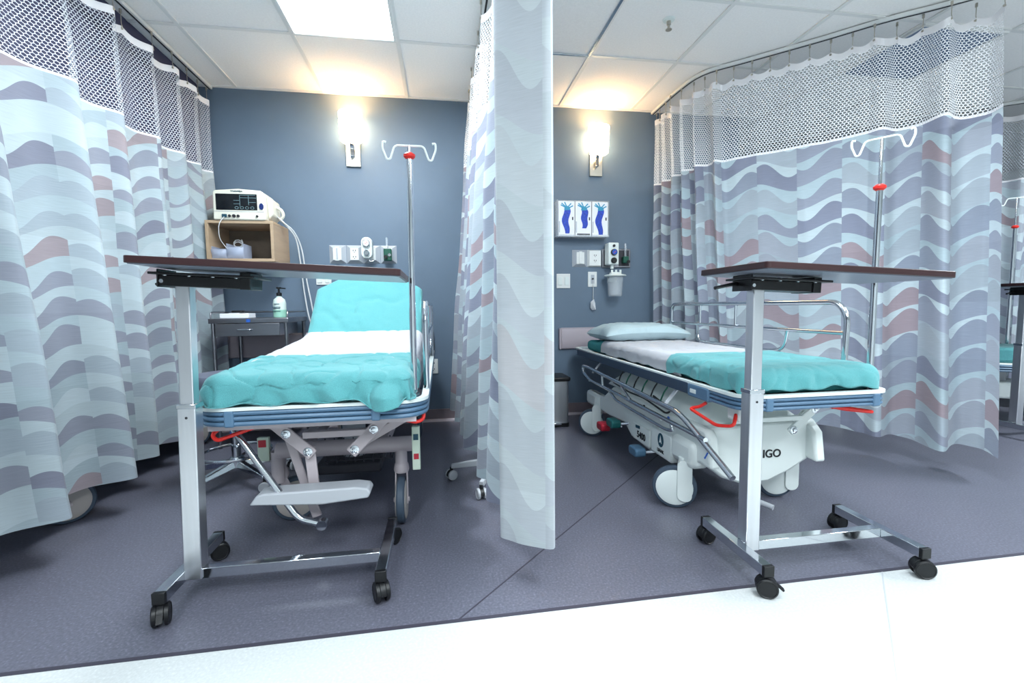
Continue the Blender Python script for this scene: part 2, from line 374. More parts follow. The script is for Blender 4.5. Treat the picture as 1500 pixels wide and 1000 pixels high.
# ceiling: suspended grid, every tile a piece
cx = [-4.5, -3.889, -3.277, -2.665, -2.054, -1.442, -.83, -.218, .393, 1.005, 1.616, 2.228, 2.84, 3.451, 4.063, 4.675, 5.286, 5.898, 6.51, 7.2]
cy = [-3.2, -2.51, -1.9, -1.29, -.68, -.07, .54, 1.15, 1.76, 2.37, 2.98, 3.74, 4.35, 4.96, 5.5]
ce = struct(box(XL, XR, -3.2, YF, CEIL+.05, CEIL+.11).build('ceiling', 'ceil'))
def in_fix(x, y):
    for r in [l[:4] for l in LIT]+UNLIT:
        if r[0] < x < r[1] and r[2] < y < r[3]: return True
    return False
tiles = {}
for i in range(len(cx)-1):
    for j in range(len(cy)-1):
        x, y = (cx[i]+cx[i+1])/2, (cy[j]+cy[j+1])/2
        if y > YW and x < XC-.3: continue
        if in_fix(x, y): continue
        if x < -2.0 and y < .5: continue
        k = (round(cx[i+1]-cx[i], 3), round(cy[j+1]-cy[j], 3))
        if k not in tiles:
            a, b = k[0]/2-.006, k[1]/2-.006
            t = MB().box(-a, a, -b, b, 0, .012).build('ceiling_tile', 'ceil'); tiles[k] = t
        else:
            t = tiles[k].copy(); COL.objects.link(t)
        t.parent = ce; t.location = (x, y, CEIL+.003+.0008*random.random())
for x in cx[1:-1]:
    y1 = YW if x < XC-.2 else YF
    MB().box(x-.012, x+.012, -3.2, y1, CEIL-.004, CEIL+.003).build('grid_bar', 'tbar', ce)
for y in cy[1:-1]:
    MB().box(XL if y < YW else XC, XR, y-.012, y+.012, CEIL-.003, CEIL+.003).build('grid_bar', 'tbar', ce)
MB().box(XL, XC, YW-.022, YW, CEIL-.006, CEIL+.004).build('wall_angle', 'tbar', ce)

def fixture(x0, x1, y0, y1, lit, label, dm='ceil'):
    t = thing('ceiling_light', ((x0+x1)/2, (y0+y1)/2, CEIL-.012), label, 'ceiling light', 'recessed ceiling lights')
    f = MB(); z0, z1 = CEIL-.014, CEIL+.01; q = .022
    f.box(x0+.004, x1-.004, y0+.004, y0+q, z0, z1).box(x0+.004, x1-.004, y1-q, y1-.004, z0, z1).box(x0+.004, x0+q, y0+q, y1-q, z0, z1).box(x1-q, x1-.004, y0+q, y1-q, z0, z1)
    f.build('frame', 'chrome' if not lit and dm == 'ceil' else 'tbar', t, bev=.002)
    MB().box(x0+q, x1-q, y0+q, y1-q, CEIL-.006, CEIL).build('diffuser', 'diffuser' if lit else dm, t)
fixture(*LIT[0][:4], True, 'brightly lit recessed ceiling panel above the left stretcher')
fixture(*LIT[1][:4], True, 'lit ceiling panel just above the right overbed table')
fixture(*LIT[2][:4], True, 'lit corridor ceiling panel on the left')
fixture(*LIT[3][:4], True, 'lit corridor ceiling panel in the middle')
fixture(*LIT[4][:4], True, 'lit corridor ceiling panel on the right')
fixture(*LIT[5][:4], True, 'lit ceiling panel over the far right bay')
fixture(*UNLIT[0], False, 'unlit recessed ceiling panel right of the middle curtain')
fixture(*UNLIT[1], False, 'dull grey ceiling panel seen through the right curtain net', 'dullpanel')
t = thing('fire_sprinkler', (1.335, 2.56, CEIL), 'small chrome fire sprinkler head in the ceiling tile', 'sprinkler')
MB().lathe((1.335, 2.56, CEIL+.003), (0, 0, -1), [(.034, 0), (.032, .006), (.014, .01)]).build('escutcheon', 'whiteplastic', t)
MB().lathe((1.335, 2.56, CEIL-.006), (0, 0, -1), [(.012, 0), (.012, .02), (.007, .024), (.008, .042), (.018, .045), (.018, .048)]).build('head', 'nickel', t)

# ------------------------------------------------------------------ wall fittings
for x0, x1, lb in ((-1.66, -.06, 'mauve wall guard rail behind the left stretcher'), (.987, 2.3, 'mauve wall guard rail at the head of the right stretcher')):
    t = thing('wall_guard_rail', ((x0+x1)/2, YW, .56), lb, 'guard rail')
    MB().prism([(YW, .565), (YW-.028, .575), (YW-.034, .60), (YW-.034, .71), (YW-.028, .74), (YW, .75)], YZ, x0+.02, x1-.02).build('cover', 'rail', t)
    for a, b in ((x0, x0+.02), (x1-.02, x1)): MB().box(a, b, YW-.034, YW, .567, .748).build('end_cap', 'rail', t, bev=.01)
def sconce(x, zc, lb):
    t = thing('wall_sconce', (x, YW, zc-.2), lb, 'wall lamp', 'frosted glass wall sconces')
    MB().box(x-.054, x+.054, YW-.022, YW, zc-.255, zc-.05).build('backplate', 'nickel', t, bev=.003)
    a = MB(); a.sweep([(-.016, -.004), (.016, -.004), (.016, .004), (-.016, .004)], round_path([Vector(p) for p in ((x, YW-.022, zc-.19), (x, YW-.05, zc-.19), (x, YW-.045, zc-.12), (x, YW-.085, zc-.08), (x, YW-.085, zc-.03))], .02, 4))
    a.build('arm', 'chrome', t)
    MB().cyl((x, YW-.085, zc-.1), (x, YW-.085, zc-.06), .045).build('cup', 'nickel', t)
    MB().lathe((x, YW-.085, zc-.10), (0, 0, 1), [(.060, 0), (.076, .012), (.083, .12), (.085, .215), (.081, .215), (.078, .12), (.07, .016), (.02, .01)], 32).build('shade', 'shade', t)
    for k, (dz, e, rad) in enumerate(((-.04, 7.5, .03),)):
        l = bpy.data.lights.new('sconce_bulb', 'POINT'); l.energy = e; l.color = (1., .76, .46); l.shadow_soft_size = rad
        o = bpy.data.objects.new('sconce_bulb', l); o.location = (x, YW-.085, zc+dz); COL.objects.link(o)
sconce(-.632, 2.275, 'glowing glass wall sconce above the left stretcher')
sconce(1.31, 2.265, 'glowing glass wall sconce above the glove dispenser')

def bevel_plate(x0, x1, z0, z1, parent, ins=.032, name='plate', m1='plategrey', m2='plate', y=YW):
    a = MB(); d0, d1 = y, y-.028
    o = [(x0, z0), (x1, z0), (x1, z1), (x0, z1)]; i = [(x0+ins, z0+ins*.75), (x1-ins, z0+ins*.75), (x1-ins, z1-ins*.75), (x0+ins, z1-ins*.75)]
    a.add([(p[0], d0, p[1]) for p in o]+[(p[0], d1, p[1]) for p in i], [(0, 1, 5, 4), (1, 2, 6, 5), (2, 3, 7, 6), (3, 0, 4, 7), (4, 5, 6, 7), (0, 3, 2, 1)])
    p = a.build(name, m1, parent)
    f = MB().box(i[0][0], i[1][0], d1-.003, d1+.002, i[0][1], i[2][1]).build('insert', m2, p, bev=.001)
    return p, (i[0][0]+i[1][0])/2, (z0+z1)/2, d1-.003
def sockets(p, xc, zc, y, s=1.):
    for dz in (.022*s, -.022*s):
        for dx in (-.008*s, .008*s): MB().box(xc+dx-.0025, xc+dx+.0025, y-.001, y+.002, zc+dz-.003, zc+dz+.008*s).build('slot', 'slot', p)
        MB().cyl((xc, y-.001, zc+dz-.009*s), (xc, y+.002, zc+dz-.009*s), .003*s, n=10).build('ground_hole', 'slot', p)
def gauge(c, r, parent, face='card', ring='chrome'):
    g = MB().cyl((c[0], c[1], c[2]), (c[0], c[1]-.022, c[2]), r, n=28).build('gauge', ring, parent, bev=.002)
    MB().cyl((c[0], c[1]-.022, c[2]), (c[0], c[1]-.024, c[2]), r*.8, n=28).build('dial', face, g)
    MB().bar((c[0]-r*.35, c[1]-.0248, c[2]-r*.35), (c[0]+r*.45, c[1]-.0248, c[2]+r*.3), .003, .001, (0, 1, 0)).build('needle', 'red', g)
# left service strip
t = thing('gas_outlet_strip', (-.585, YW, 1.286), 'row of four white outlet plates above the left stretcher', 'outlet strip')
xs = [-.841, -.713, -.585, -.457, -.33]
P4 = [bevel_plate(xs[i]+.001, xs[i+1]-.001, 1.286, 1.426, t) for i in range(4)]
MB().box(P4[0][1]-.016, P4[0][1]+.016, P4[0][3]-.006, P4[0][3], 1.303, 1.41).build('slide_bracket', 'plate', P4[0][0], bev=.003)
MB().box(P4[0][1]-.006, P4[0][1]+.006, P4[0][3]-.0075, P4[0][3]-.005, 1.312, 1.40).build('slot', 'plategrey', P4[0][0])
sockets(P4[1][0], P4[1][1], P4[1][2], P4[1][3], 1.1)
t = thing('suction_regulator', (-.54, YW-.03, 1.31), 'white suction regulator with round gauge on the left outlet strip', 'regulator')
MB().prism(rrect(-.585, -.505, 1.315, 1.475, .036), XZ, YW-.11, YW-.032).build('body', 'whiteplastic', t, bev=.004)
gauge((-.545, YW-.11, 1.428), .028, t)
MB().lathe((-.545, YW-.11, 1.355), (0, -1, 0), [(.022, 0), (.022, .016), (.018, .022)]).build('knob', 'chrome', t)
MB().tube([(-.535, YW-.07, 1.32), (-.53, YW-.075, 1.29), (-.50, YW-.07, 1.30)], .007, fillet=.02).build('outlet_nipple', 'chrome', t)
t = thing('oxygen_flowmeter', (-.395, YW-.03, 1.30), 'green oxygen flowmeter with clear tube on the left outlet strip', 'flowmeter')
MB().box(-.425, -.365, YW-.075, YW-.031, 1.302, 1.395).build('body', 'green', t, bev=.006)
MB().cyl((-.408, YW-.09, 1.33), (-.408, YW-.075, 1.33), .014).build('knob', 'black', t)
MB().cyl((-.38, YW-.085, 1.345), (-.38, YW-.075, 1.345), .012).build('fitting', 'chrome', t)
MB().cyl((-.40, YW-.055, 1.395), (-.40, YW-.055, 1.48), .009).build('tube', 'clear', t)
# right service group
t = thing('gas_outlet_strip', (1.23, YW, 1.26), 'pair of white outlet plates beneath the glove dispenser', 'outlet strip')
pa = bevel_plate(1.108, 1.236, 1.261, 1.404, t, .03); pb = bevel_plate(1.238, 1.362, 1.261, 1.404, t, .012, m1='plate')
MB().box(pa[1]-.014, pa[1]+.014, pa[3]-.006, pa[3], 1.285, 1.388).build('slide_bracket', 'plate', pa[0], bev=.003)
sockets(pb[0], pb[1], pb[2], pb[3], 1.)
t = thing('oxygen_outlet_box', (1.5, YW, 1.26), 'dark grey oxygen outlet box behind the right suction regulator', 'outlet box')
MB().box(1.365, 1.62, YW-.018, YW, 1.255, 1.412).build('backplate', 'stainless', t, bev=.004)
MB().box(1.38, 1.47, YW-.022, YW-.016, 1.268, 1.40).build('cover', 'dark', t); MB().box(1.515, 1.605, YW-.022, YW-.016, 1.268, 1.40).build('cover', 'dark', t)
t = thing('suction_regulator', (1.435, YW-.02, 1.27), 'white box suction regulator with blue dial above the canister', 'regulator')
MB().box(1.385, 1.475, YW-.12, YW-.022, 1.272, 1.452).build('body', 'whiteplastic', t, bev=.008)
gauge((1.428, YW-.12, 1.372), .026, t, 'gaugeblue', 'black')
MB().lathe((1.428, YW-.12, 1.305), (0, -1, 0), [(.024, 0), (.024, .016), (.018, .022)]).build('knob', 'black', t)
MB().cyl((1.43, YW-.12, 1.425), (1.43, YW-.128, 1.425), .011).build('button', 'slot', t)
MB().cyl((1.43, YW-.08, 1.24), (1.43, YW-.08, 1.272), .014).build('outlet_nipple', 'whiteplastic', t)
t = thing('oxygen_flowmeter', (1.56, YW-.02, 1.29), 'green oxygen flowmeter beside the right suction regulator', 'flowmeter')
MB().box(1.535, 1.585, YW-.07, YW-.022, 1.29, 1.345).build('body', 'green', t, bev=.006)
MB().cyl((1.575, YW-.085, 1.30), (1.575, YW-.07, 1.30), .013).build('knob', 'black', t)
MB().cyl((1.56, YW-.05, 1.345), (1.56, YW-.05, 1.455), .009).build('tube', 'clear', t)
t = thing('suction_canister', (1.45, YW-.12, 1.01), 'clear plastic suction canister hanging under the right regulator', 'canister')
cxn, cyn = 1.45, YW-.10
MB().lathe((cxn, cyn, 1.01), (0, 0, 1), [(.052, 0), (.058, .01), (.068, .165), (.065, .165), (.055, .012), (.02, .01)]).build('jar', 'clear', t)
ld = MB().lathe((cxn, cyn, 1.175), (0, 0, 1), [(.088, 0), (.092, .006), (.086, .012), (.05, .018), (.045, .032), (.02, .036)]).build('lid', 'whiteplastic', t)
for dx in (-.035, 0, .038): MB().cyl((cxn+dx, cyn-.02, 1.19), (cxn+dx, cyn-.02, 1.228), .009).build('port', 'whiteplastic', ld)
MB().box(cxn-.03, cxn+.03, cyn+.05, YW, 1.13, 1.175).build('bracket', 'whiteplastic', t)

def switch_plate(x0, x1, z0, z1, n, lb, gr=None):
    t = thing('light_switch', ((x0+x1)/2, YW, z0), lb, 'light switch', gr)
    MB().box(x0, x1, YW-.008, YW, z0, z1).build('plate', 'plate', t, bev=.003)
    w_ = (x1-x0)/n
    for i in range(n):
        c = x0+w_*(i+.5); MB().box(c-w_*.32, c+w_*.32, YW-.013, YW-.007, z0+(z1-z0)*.22, z1-(z1-z0)*.22).build('rocker', 'whiteplastic', t, bev=.002)
switch_plate(-.946, -.833, 1.12, 1.195, 2, 'small double rocker switch below the left outlet strip')
switch_plate(.971, 1.089, 1.083, 1.204, 2, 'square double rocker switch right of the middle curtain')
t = thing('nurse_call_outlet', (1.285, YW, 1.093), 'small white call outlet plate with hanging pull cord', 'call outlet')
MB().box(1.245, 1.324, YW-.008, YW, 1.093, 1.221).build('plate', 'plate', t, bev=.003)
MB().box(1.27, 1.30, YW-.011, YW-.007, 1.12, 1.195).build('insert', 'plategrey', t)
MB().cyl((1.285, YW-.02, 1.16), (1.285, YW-.01, 1.16), .008).build('jack', 'slot', t)
MB().tube([(1.285, YW-.018, 1.16), (1.287, YW-.022, 1.08), (1.286, YW-.02, .98)], .0025, 6).build('cord', 'cable', t)
MB().add([(1.262, YW-.025, .965), (1.275, YW-.05, .94), (1.262, YW-.02, .915), (1.285, YW-.045, .99), (1.305, YW-.02, .955), (1.30, YW-.05, .90), (1.28, YW-.01, .895)], [(0, 1, 3), (3, 1, 4), (1, 5, 4), (1, 2, 5), (2, 6, 5), (0, 2, 1), (0, 3, 4, 6), (0, 6, 2), (4, 5, 6)]).build('pull', 'card', t)
t = thing('wall_outlet', (-.07, YW, .4), 'white wall socket low down beside the middle curtain', 'wall socket')
p = MB().box(-.105, -.03, YW-.008, YW, .395, .515).build('plate', 'plate', t, bev=.003); sockets(p, -.068, .455, YW-.008, 1.1)

# glove dispenser and three glove boxes
t = thing('glove_dispenser', (1.17, YW, 1.5), 'clear acrylic rack holding three glove boxes on the wall', 'glove rack')
g = MB().box(.95, 1.388, YW-.004, YW, 1.495, 1.79); g.box(.95, 1.388, YW-.115, YW, 1.495, 1.499).box(.95, 1.388, YW-.10, YW, 1.785, 1.789)
g.box(.95, .954, YW-.115, YW, 1.495, 1.789).box(1.384, 1.388, YW-.115, YW, 1.495, 1.789).build('rack', 'clear', t)
MB().box(.95, 1.388, YW-.119, YW-.115, 1.495, 1.513).build('lip', 'clear', t)
for i, lb in enumerate(('left', 'middle', 'right')):
    x0 = .962+i*.142; x1 = x0+.136; y0 = YW-.108
    b = thing('glove_box', ((x0+x1)/2, YW-.06, 1.50), lb+' of the three white glove boxes printed with a blue glove', 'glove box', 'glove boxes in the rack')
    MB().box(x0, x1, y0, YW-.006, 1.503, 1.78).build('carton', 'card', b, bev=.002)
    c = (x0+x1)/2; pts = []
    z_lo, bow = ((1.522, .013), (1.565, .006), (1.515, .015))[i]; cl = []
    for k in range(11):                                   # bowed sleeve of the printed glove
        q = k/10; cl.append((c+.006-bow*math.sin(q*PI)*(1 if i != 1 else -1)+.006*math.sin(q*9), z_lo+(1.718-z_lo)*q, .017+.011*math.sin(min(1, q*1.25)*PI*.62)-(.004 if k == 10 else 0)))
    MB().prism([(a-wd, z) for a, z, wd in cl]+[(a+wd, z) for a, z, wd in cl[::-1]], XZ, y0-.0012, y0).build('glove_print', 'glove', b)
    h = MB(); px, pz = c+.004, 1.728
    h.prism([(px-.024, 1.708), (px+.022, 1.710), (px+.028, 1.728), (px+.008, 1.742), (px-.02, 1.738)], XZ, y0-.0014, y0)
    for fx, fz, ex, ez in ((-.016, .004, -.052, .022), (-.012, .008, -.046, .036), (-.004, .010, -.020, .044), (.010, .008, .034, .034), (.018, .000, .050, .016)):
        h.bar((px+fx, y0-.0008, pz+fz), (px+ex, y0-.0008, pz+ez), .009, .0014, (0, 1, 0))
    h.build('hand_print', 'glove2', b)
    MB().box(x0+.004, x0+.012, y0-.001, y0, 1.53, 1.62).build('print_stripe', 'plategrey', b)
    MB().box(x1-.022, x1-.012, y0-.001, y0, 1.63, 1.655).build('print_mark', 'slot', b)
    if i == 1: MB().box(x0+.014, x1-.012, y0-.0012, y0, 1.508, 1.522).build('print_band', 'ink', b)

# ------------------------------------------------------------------ curtains
def resample(path, n):
    P = [Vector(p) for p in path]; L = [0]
    for i in range(1, len(P)): L.append(L[-1]+(P[i]-P[i-1]).length)
    def cr(i, t):
        p0, p1, p2, p3 = P[max(i-1, 0)], P[i], P[i+1], P[min(i+2, len(P)-1)]
        return .5*((2*p1)+(p2-p0)*t+(2*p0-5*p1+4*p2-p3)*t*t+(3*p1-p0-3*p2+p3)*t**3)
    out = []
    for k in range(n):
        s = L[-1]*k/(n-1); i = 0
        while i < len(L)-2 and L[i+1] < s: i += 1
        out.append(cr(i, (s-L[i])/max(1e-6, L[i+1]-L[i])))
    return out, L[-1]
def curtain(name, label, top, bot, folds, zf=1.92, zb=.14, ztop=2.46, hooks=.15, net='net', seed=0, group='patterned privacy curtains', n=260, u0=0., hookz=2.535, fab='fabric'):
    """top / bot: plan paths; folds: (fraction, amplitude, wavelength) keys"""
    T, L = resample([(a, b, 0) for a, b in top], n); B, _ = resample([(a, b, 0) for a, b in bot], n)
    t = thing(name, (T[n//2].x, T[n//2].y, 0), label, 'curtain', group)
    ph = 0; off = []; rnd = random.Random(seed)
    for i in range(n):
        f = i/(n-1); k = 0
        while k < len(folds)-2 and folds[k+1][0] < f: k += 1
        a, b = folds[k], folds[k+1]; q = min(1, max(0, (f-a[0])/(b[0]-a[0])))
        am = a[1]*(1-q)+b[1]*q; wl = a[2]*(1-q)+b[2]*q
        ph += 2*PI*(L/(n-1))/wl*(1+.5*noise.noise((i*.021, seed, 0)))
        off.append(am*(math.sin(ph)+.28*math.sin(2*ph+1.1)+.3*noise.noise((i*.05, seed+9, 0))))
    def pt(i, z):
        q = (ztop-z)/(ztop-zb); c = T[i]*(1-q)+B[i]*q
        tg = (T[min(i+1, n-1)]-T[max(i-1, 0)]).normalized(); nm = Vector((-tg.y, tg.x, 0))
        am = (.55+.55*q)
        w2 = .012*noise.noise((i*.03, z*1.7, seed+3))+.006*noise.noise((i*.09, z*3.1, seed+5))
        return Vector((c.x, c.y, z))+nm*(off[i]*am+w2)
    us = [u0]
    for i in range(1, n): us.append(us[-1]+(pt(i, 1.0)-pt(i-1, 1.0)).length)
    hk = [];
    sl = 0
    nh = max(2, round(L/hooks)); 
    def sag(i): return .022*abs(math.sin(PI*nh*i/(n-1)))
    def strip(pname, z0, z1, m, nz, extra=0, edge=None):
        a = MB()
        for j in range(nz+1):
            for i in range(n):
                zt = z1-(sag(i) if z1 > 2.2 else 0); z = z0-(sag(i) if z0 > 2.2 else 0)
                z = z+(zt-z)*j/nz
                if z0 == zb and j == 0: z += .004*math.sin(us[i]*9)
                p = pt(i, z)
                if extra:
                    tg = (T[min(i+1, n-1)]-T[max(i-1, 0)]).normalized(); p = p+Vector((-tg.y, tg.x, 0))*extra
                a.v.append(p); a.uv[len(a.v)-1] = (us[i], z)
        a.f = [(j*n+i, j*n+i+1, (j+1)*n+i+1, (j+1)*n+i) for j in range(nz) for i in range(n-1)]
        return a.build(pname, m, t)
    strip('fabric_panel', zb+.05, zf, fab, 26)
    strip('bottom_hem', zb, zb+.05, fab, 2)
    strip('net_panel', zf, ztop-.035, net, 10)
    strip('header_tape', ztop-.04, ztop, 'tape', 1)
    strip('net_seam', zf-.006, zf+.012, 'tape', 1, .002)
    h0 = None
    for k in range(nh+1):
        i = min(n-1, round((n-1)*k/nh)); p = pt(i, ztop)
        if h0 is None:
            a = MB(); a.cyl((0, 0, hookz-ztop), (0, 0, hookz-ztop-.02), .006, n=8); a.tube([(0, 0, hookz-ztop-.02), (0, 0, .01), (.004, 0, -.004), (0, 0, -.014)], .0022, 6)
            a.lathe((0, .004, -.014), (0, -1, 0), [(.006, 0), (.006, .008)], 10)
            h0 = a.build('curtain_hook', 'nickel', None); o = h0
        else: o = h0.copy(); COL.objects.link(o)
        o.parent = t; o.location = Vector((p.x, p.y, ztop))-base_of(t)
    return t
def track(path, label, z=CEIL-.004):
    P, _ = resample([(a, b, z) for a, b in path], 60)
    t = thing('curtain_track', P[30], label, 'curtain track', 'ceiling curtain tracks')
    MB().sweep([(-.017, 0), (.017, 0), (.017, -.02), (-.017, -.02)], P, up=(0, 0, 1)).build('rail', 'track', t)
    MB().sweep([(-.005, -.0195), (.005, -.0195), (.005, -.022), (-.005, -.022)], P, up=(0, 0, 1)).build('slot', 'trackslot', t)
LTOP = [(-1.62, .9), (-1.62, 1.8), (-1.62, 2.8), (-1.62, 3.70)]
track([(-1.62, .6), (-1.62, 2), (-1.62, 3.73)], 'white curtain track along the shade-coloured soffit on the left')
curtain('privacy_curtain', 'wavy print curtain on the left hiding another stretcher', LTOP, [(-1.48, .9), (-1.49, 1.9), (-1.53, 2.35), (-1.60, 2.85), (-1.61, 3.70)],
        [(0, .075, .38), (.5, .07, .36), (.8, .05, .26), (1, .035, .18)], zb=.165, seed=2, hooks=.17, ztop=2.45)
RTOP = [(1.815, 3.70), (1.82, 3.3), (1.87, 3.06), (2.06, 2.87), (2.35, 2.595), (2.57, 2.37), (2.80, 2.18), (2.93, 2.06)]
track([(1.815, 3.735), (1.82, 3.3), (1.87, 3.06), (2.06, 2.87), (2.35, 2.595), (2.57, 2.37), (2.80, 2.18), (3.3, 1.72), (4.0, 1.1)], 'white curtain track curving away from the wall on the right')
curtain('privacy_curtain', 'wavy print curtain on a curved track behind the right stretcher', RTOP, [(1.86, 3.68), (1.92, 3.3), (2.02, 3.08), (2.2, 2.9), (2.42, 2.62), (2.52, 2.36), (2.68, 2.12), (2.82, 1.89)],
        [(0, .05, .13), (.34, .05, .12), (.40, .012, .3), (.74, .014, .34), (.79, .085, .27), (1, .10, .25)], zb=.14, seed=5, hooks=.105, net='netlit', n=400, zf=1.925, fab='fabricface')
MTOP = [(.275, 3.70), (.275, 3.0), (.285, 2.3), (.285, 1.56)]
track([(.28, 3.735), (.28, 2.5), (.285, 1.2)], 'white curtain track above the curtain between the two stretchers')
mc = curtain('privacy_curtain', 'wavy print curtain hanging between the two stretchers', MTOP, [(.10, 3.66), (.13, 3.3), (.175, 2.8), (.175, 2.3), (.24, 1.56)],
        [(0, .06, .3), (.4, .05, .34), (1, .03, .3)], zb=.15, seed=8, hooks=.13, net='netlit', zf=1.97, fab='fabricface')
# turned leading edge of the middle curtain: pale reverse side, corridor light also mixed into its colour
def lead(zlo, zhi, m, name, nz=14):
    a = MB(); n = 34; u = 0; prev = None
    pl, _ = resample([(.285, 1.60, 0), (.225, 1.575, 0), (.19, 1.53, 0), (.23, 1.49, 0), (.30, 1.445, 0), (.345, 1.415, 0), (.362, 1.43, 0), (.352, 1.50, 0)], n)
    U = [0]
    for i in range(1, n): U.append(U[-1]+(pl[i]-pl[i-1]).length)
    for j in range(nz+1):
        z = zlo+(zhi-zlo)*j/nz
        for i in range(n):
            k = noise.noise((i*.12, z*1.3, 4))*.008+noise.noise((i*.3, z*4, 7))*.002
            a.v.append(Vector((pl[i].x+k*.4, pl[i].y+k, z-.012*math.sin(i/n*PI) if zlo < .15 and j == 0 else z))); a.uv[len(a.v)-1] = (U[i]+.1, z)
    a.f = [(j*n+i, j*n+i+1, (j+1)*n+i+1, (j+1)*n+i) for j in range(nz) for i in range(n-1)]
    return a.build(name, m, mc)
lead(.19, 1.97, 'fabricpale', 'turned_edge', 40); lead(.135, .19, 'fabricpale', 'turned_hem', 3); lead(1.97, 2.43, 'netlit', 'turned_net'); lead(2.43, 2.46, 'tape', 'turned_tape', 1)
track([(3.3, 4.28), (4.17, 3.53), (4.77, 3.12), (5.6, 2.5)], 'white curtain track of the bay beyond the right curtain')
curtain('privacy_curtain', 'wavy print curtain of the bay beyond, at the far right edge', [(3.3, 4.28), (4.17, 3.53), (4.77, 3.12), (5.6, 2.5)], [(3.3, 4.28), (4.17, 3.53), (4.77, 3.12), (5.6, 2.5)],
        [(0, .06, .22), (1, .06, .2)], seed=14, hooks=.2, n=220, fab='fabricfar')

# ------------------------------------------------------------------ overbed tables
def caster(p, parent, ang, r=.032, name='caster', lock=False, wm='black'):
    """twin wheel furniture caster standing at floor point p"""
    x, y, _ = p; d = Vector((math.cos(ang), math.sin(ang), 0)); s = Vector((-d.y, d.x, 0)); c = Vector((x, y, r))
    h = MB(); h.cyl(c+Vector((0, 0, .012)), (x, y, .07), .009, n=10)
    pts = [(r*1.04*math.cos(a), r*1.04*math.sin(a)) for a in [PI*k/10-.1 for k in range(11)]]+[(-r*.9, -.005)]
    h.prism(pts, lambda q, e: c+d*q[0]+Vector((0, 0, q[1]))+s*e, -.009, .009)
    cs = h.build(name, 'black', parent, bev=.001)
    for sg in (-1, 1):
        MB().lathe(c+s*sg*.010, s*sg, [(r, 0), (r, .010), (r*.86, .013), (r*.8, .011), (r*.3, .012)], 22).build('wheel', wm, cs)
    if lock: MB().bar(c+d*r*.9+Vector((0, 0, .012)), c+d*r*1.5+Vector((0, 0, -.004)), .016, .006).build('brake_tab', 'black', cs)
    return cs
def overbed_table(name, label, xf, yf0, yf1, xe, xp, yp, tab, lean=0., seed=0, angs=(-1.2, .6, -1.2, 1.0)):
    """xf: x of the post-side foot, xe: x of the far foot, tab: (x0,x1,y0,y1,z at post side,z at far side)"""
    t = thing(name, (xp, yp, 0), label, 'overbed table', 'overbed tables')
    zb0, zb1 = .068, .102; hw = .017
    for x in (xf, xe):
        f = MB().box(x-hw, x+hw, yf0+.012, yf1-.012, zb0, zb1).build('foot_tube', 'chrome', t, bev=.002)
        for a, b in ((yf0, yf0+.014), (yf1-.014, yf1)): MB().box(x-hw-.001, x+hw+.001, a, b, zb0-.001, zb1+.001).build('end_cap', 'black', f, bev=.002)
    sg = 1 if xe > xf else -1
    MB().box(min(xf, xe)+hw, max(xf, xe)-hw, yp-.016, yp+.016, zb0+.001, zb1+.001).build('cross_bar', 'chrome', t, bev=.002)
    k = 0
    for x in (xf, xe):
        for y in (yf0+.012, yf1-.012): caster((x, y, 0), t, angs[k], lock=(k == 0)); k += 1
    ow, od = .026, .024
    z1 = .64
    tz = tab[4]-.075
    a = MB().box(xp-ow, xp+ow, yp-od, yp+od, zb1-.03, z1); b = MB().box(xp-ow+.006, xp+ow-.006, yp-od+.005, yp+od-.005, z1-.02, tz+.03)
    for q in (a, b): q.rot((xp, yp, .09), (0, 1, 0), lean)
    a = a.build('outer_post', 'brushed', t, bev=.003); b.build('inner_post', 'brushed', t, bev=.003)
    MB().cyl((xp, yp-od-.001, z1-.04), (xp, yp-od+.002, z1-.04), .004, n=10).rot((xp, yp, .09), (0, 1, 0), lean).build('screw', 'slot', a)
    MB().box(xp-ow-.002, xp+ow+.002, yp-od-.002, yp+od+.002, z1-.012, z1+.003).rot((xp, yp, .09), (0, 1, 0), lean).build('collar', 'chrome', a, bev=.002)
    xt = xp+math.sin(lean)*(tz-.09)
    x0, x1, y0, y1, za, zc = tab; ym = (y0+y1)/2
    tilt = math.atan2(zc-za, (x1-x0)*1.0) if True else 0
    top = MB().prism(rrect(x0, x1, y0, y1, .015), XY, za-.02, za); top.rot((x0, ym, za), (0, 1, 0), -tilt)
    top.build('tabletop', 'wood', t, bev=.002)
    un = MB().prism(rrect(x0+.006, x1-.006, y0+.006, y1-.006, .012), XY, za-.0225, za-.02); un.rot((x0, ym, za), (0, 1, 0), -tilt); un.build('underside', 'laminate', t)
    # bracket under the top
    bx0, bx1 = xt-.05, xt+.21
    br = MB().box(bx0, bx1, yp-.045, yp+.045, tz, tz+.032); br.box(bx0-.01, bx1+.02, yp-.075, yp+.075, tz+.032, tz+.040)
    br.box(bx0, bx0+.004, yp-.05, yp+.05, tz-.004, tz+.05).box(bx1-.03, bx1, yp-.05, yp+.05, tz-.002, tz+.05)
    br.rot((x0, ym, za), (0, 1, 0), -tilt); br = br.build('bracket', 'blackmetal', t, bev=.002)
    for q in range(4):
        MB().lathe((bx0+.03+q*.065, yp-.06, tz+.033), (0, 0, -1), [(.006, 0), (.006, .003), (.002, .005)], 10).rot((x0, ym, za), (0, 1, 0), -tilt).build('bolt', 'chrome', br)
    for q in (bx0+.1, bx1-.04): MB().lathe((q, yp, tz+.001), (0, 0, -1), [(.009, 0), (.009, .003), (.003, .006)], 10).build('bolt', 'chrome', br)
    MB().cyl((bx0+.012, yp-.0455, tz+.014), (bx0+.012, yp-.048, tz+.014), .006, n=10).rot((x0, ym, za), (0, 1, 0), -tilt).build('bolt', 'chrome', br)
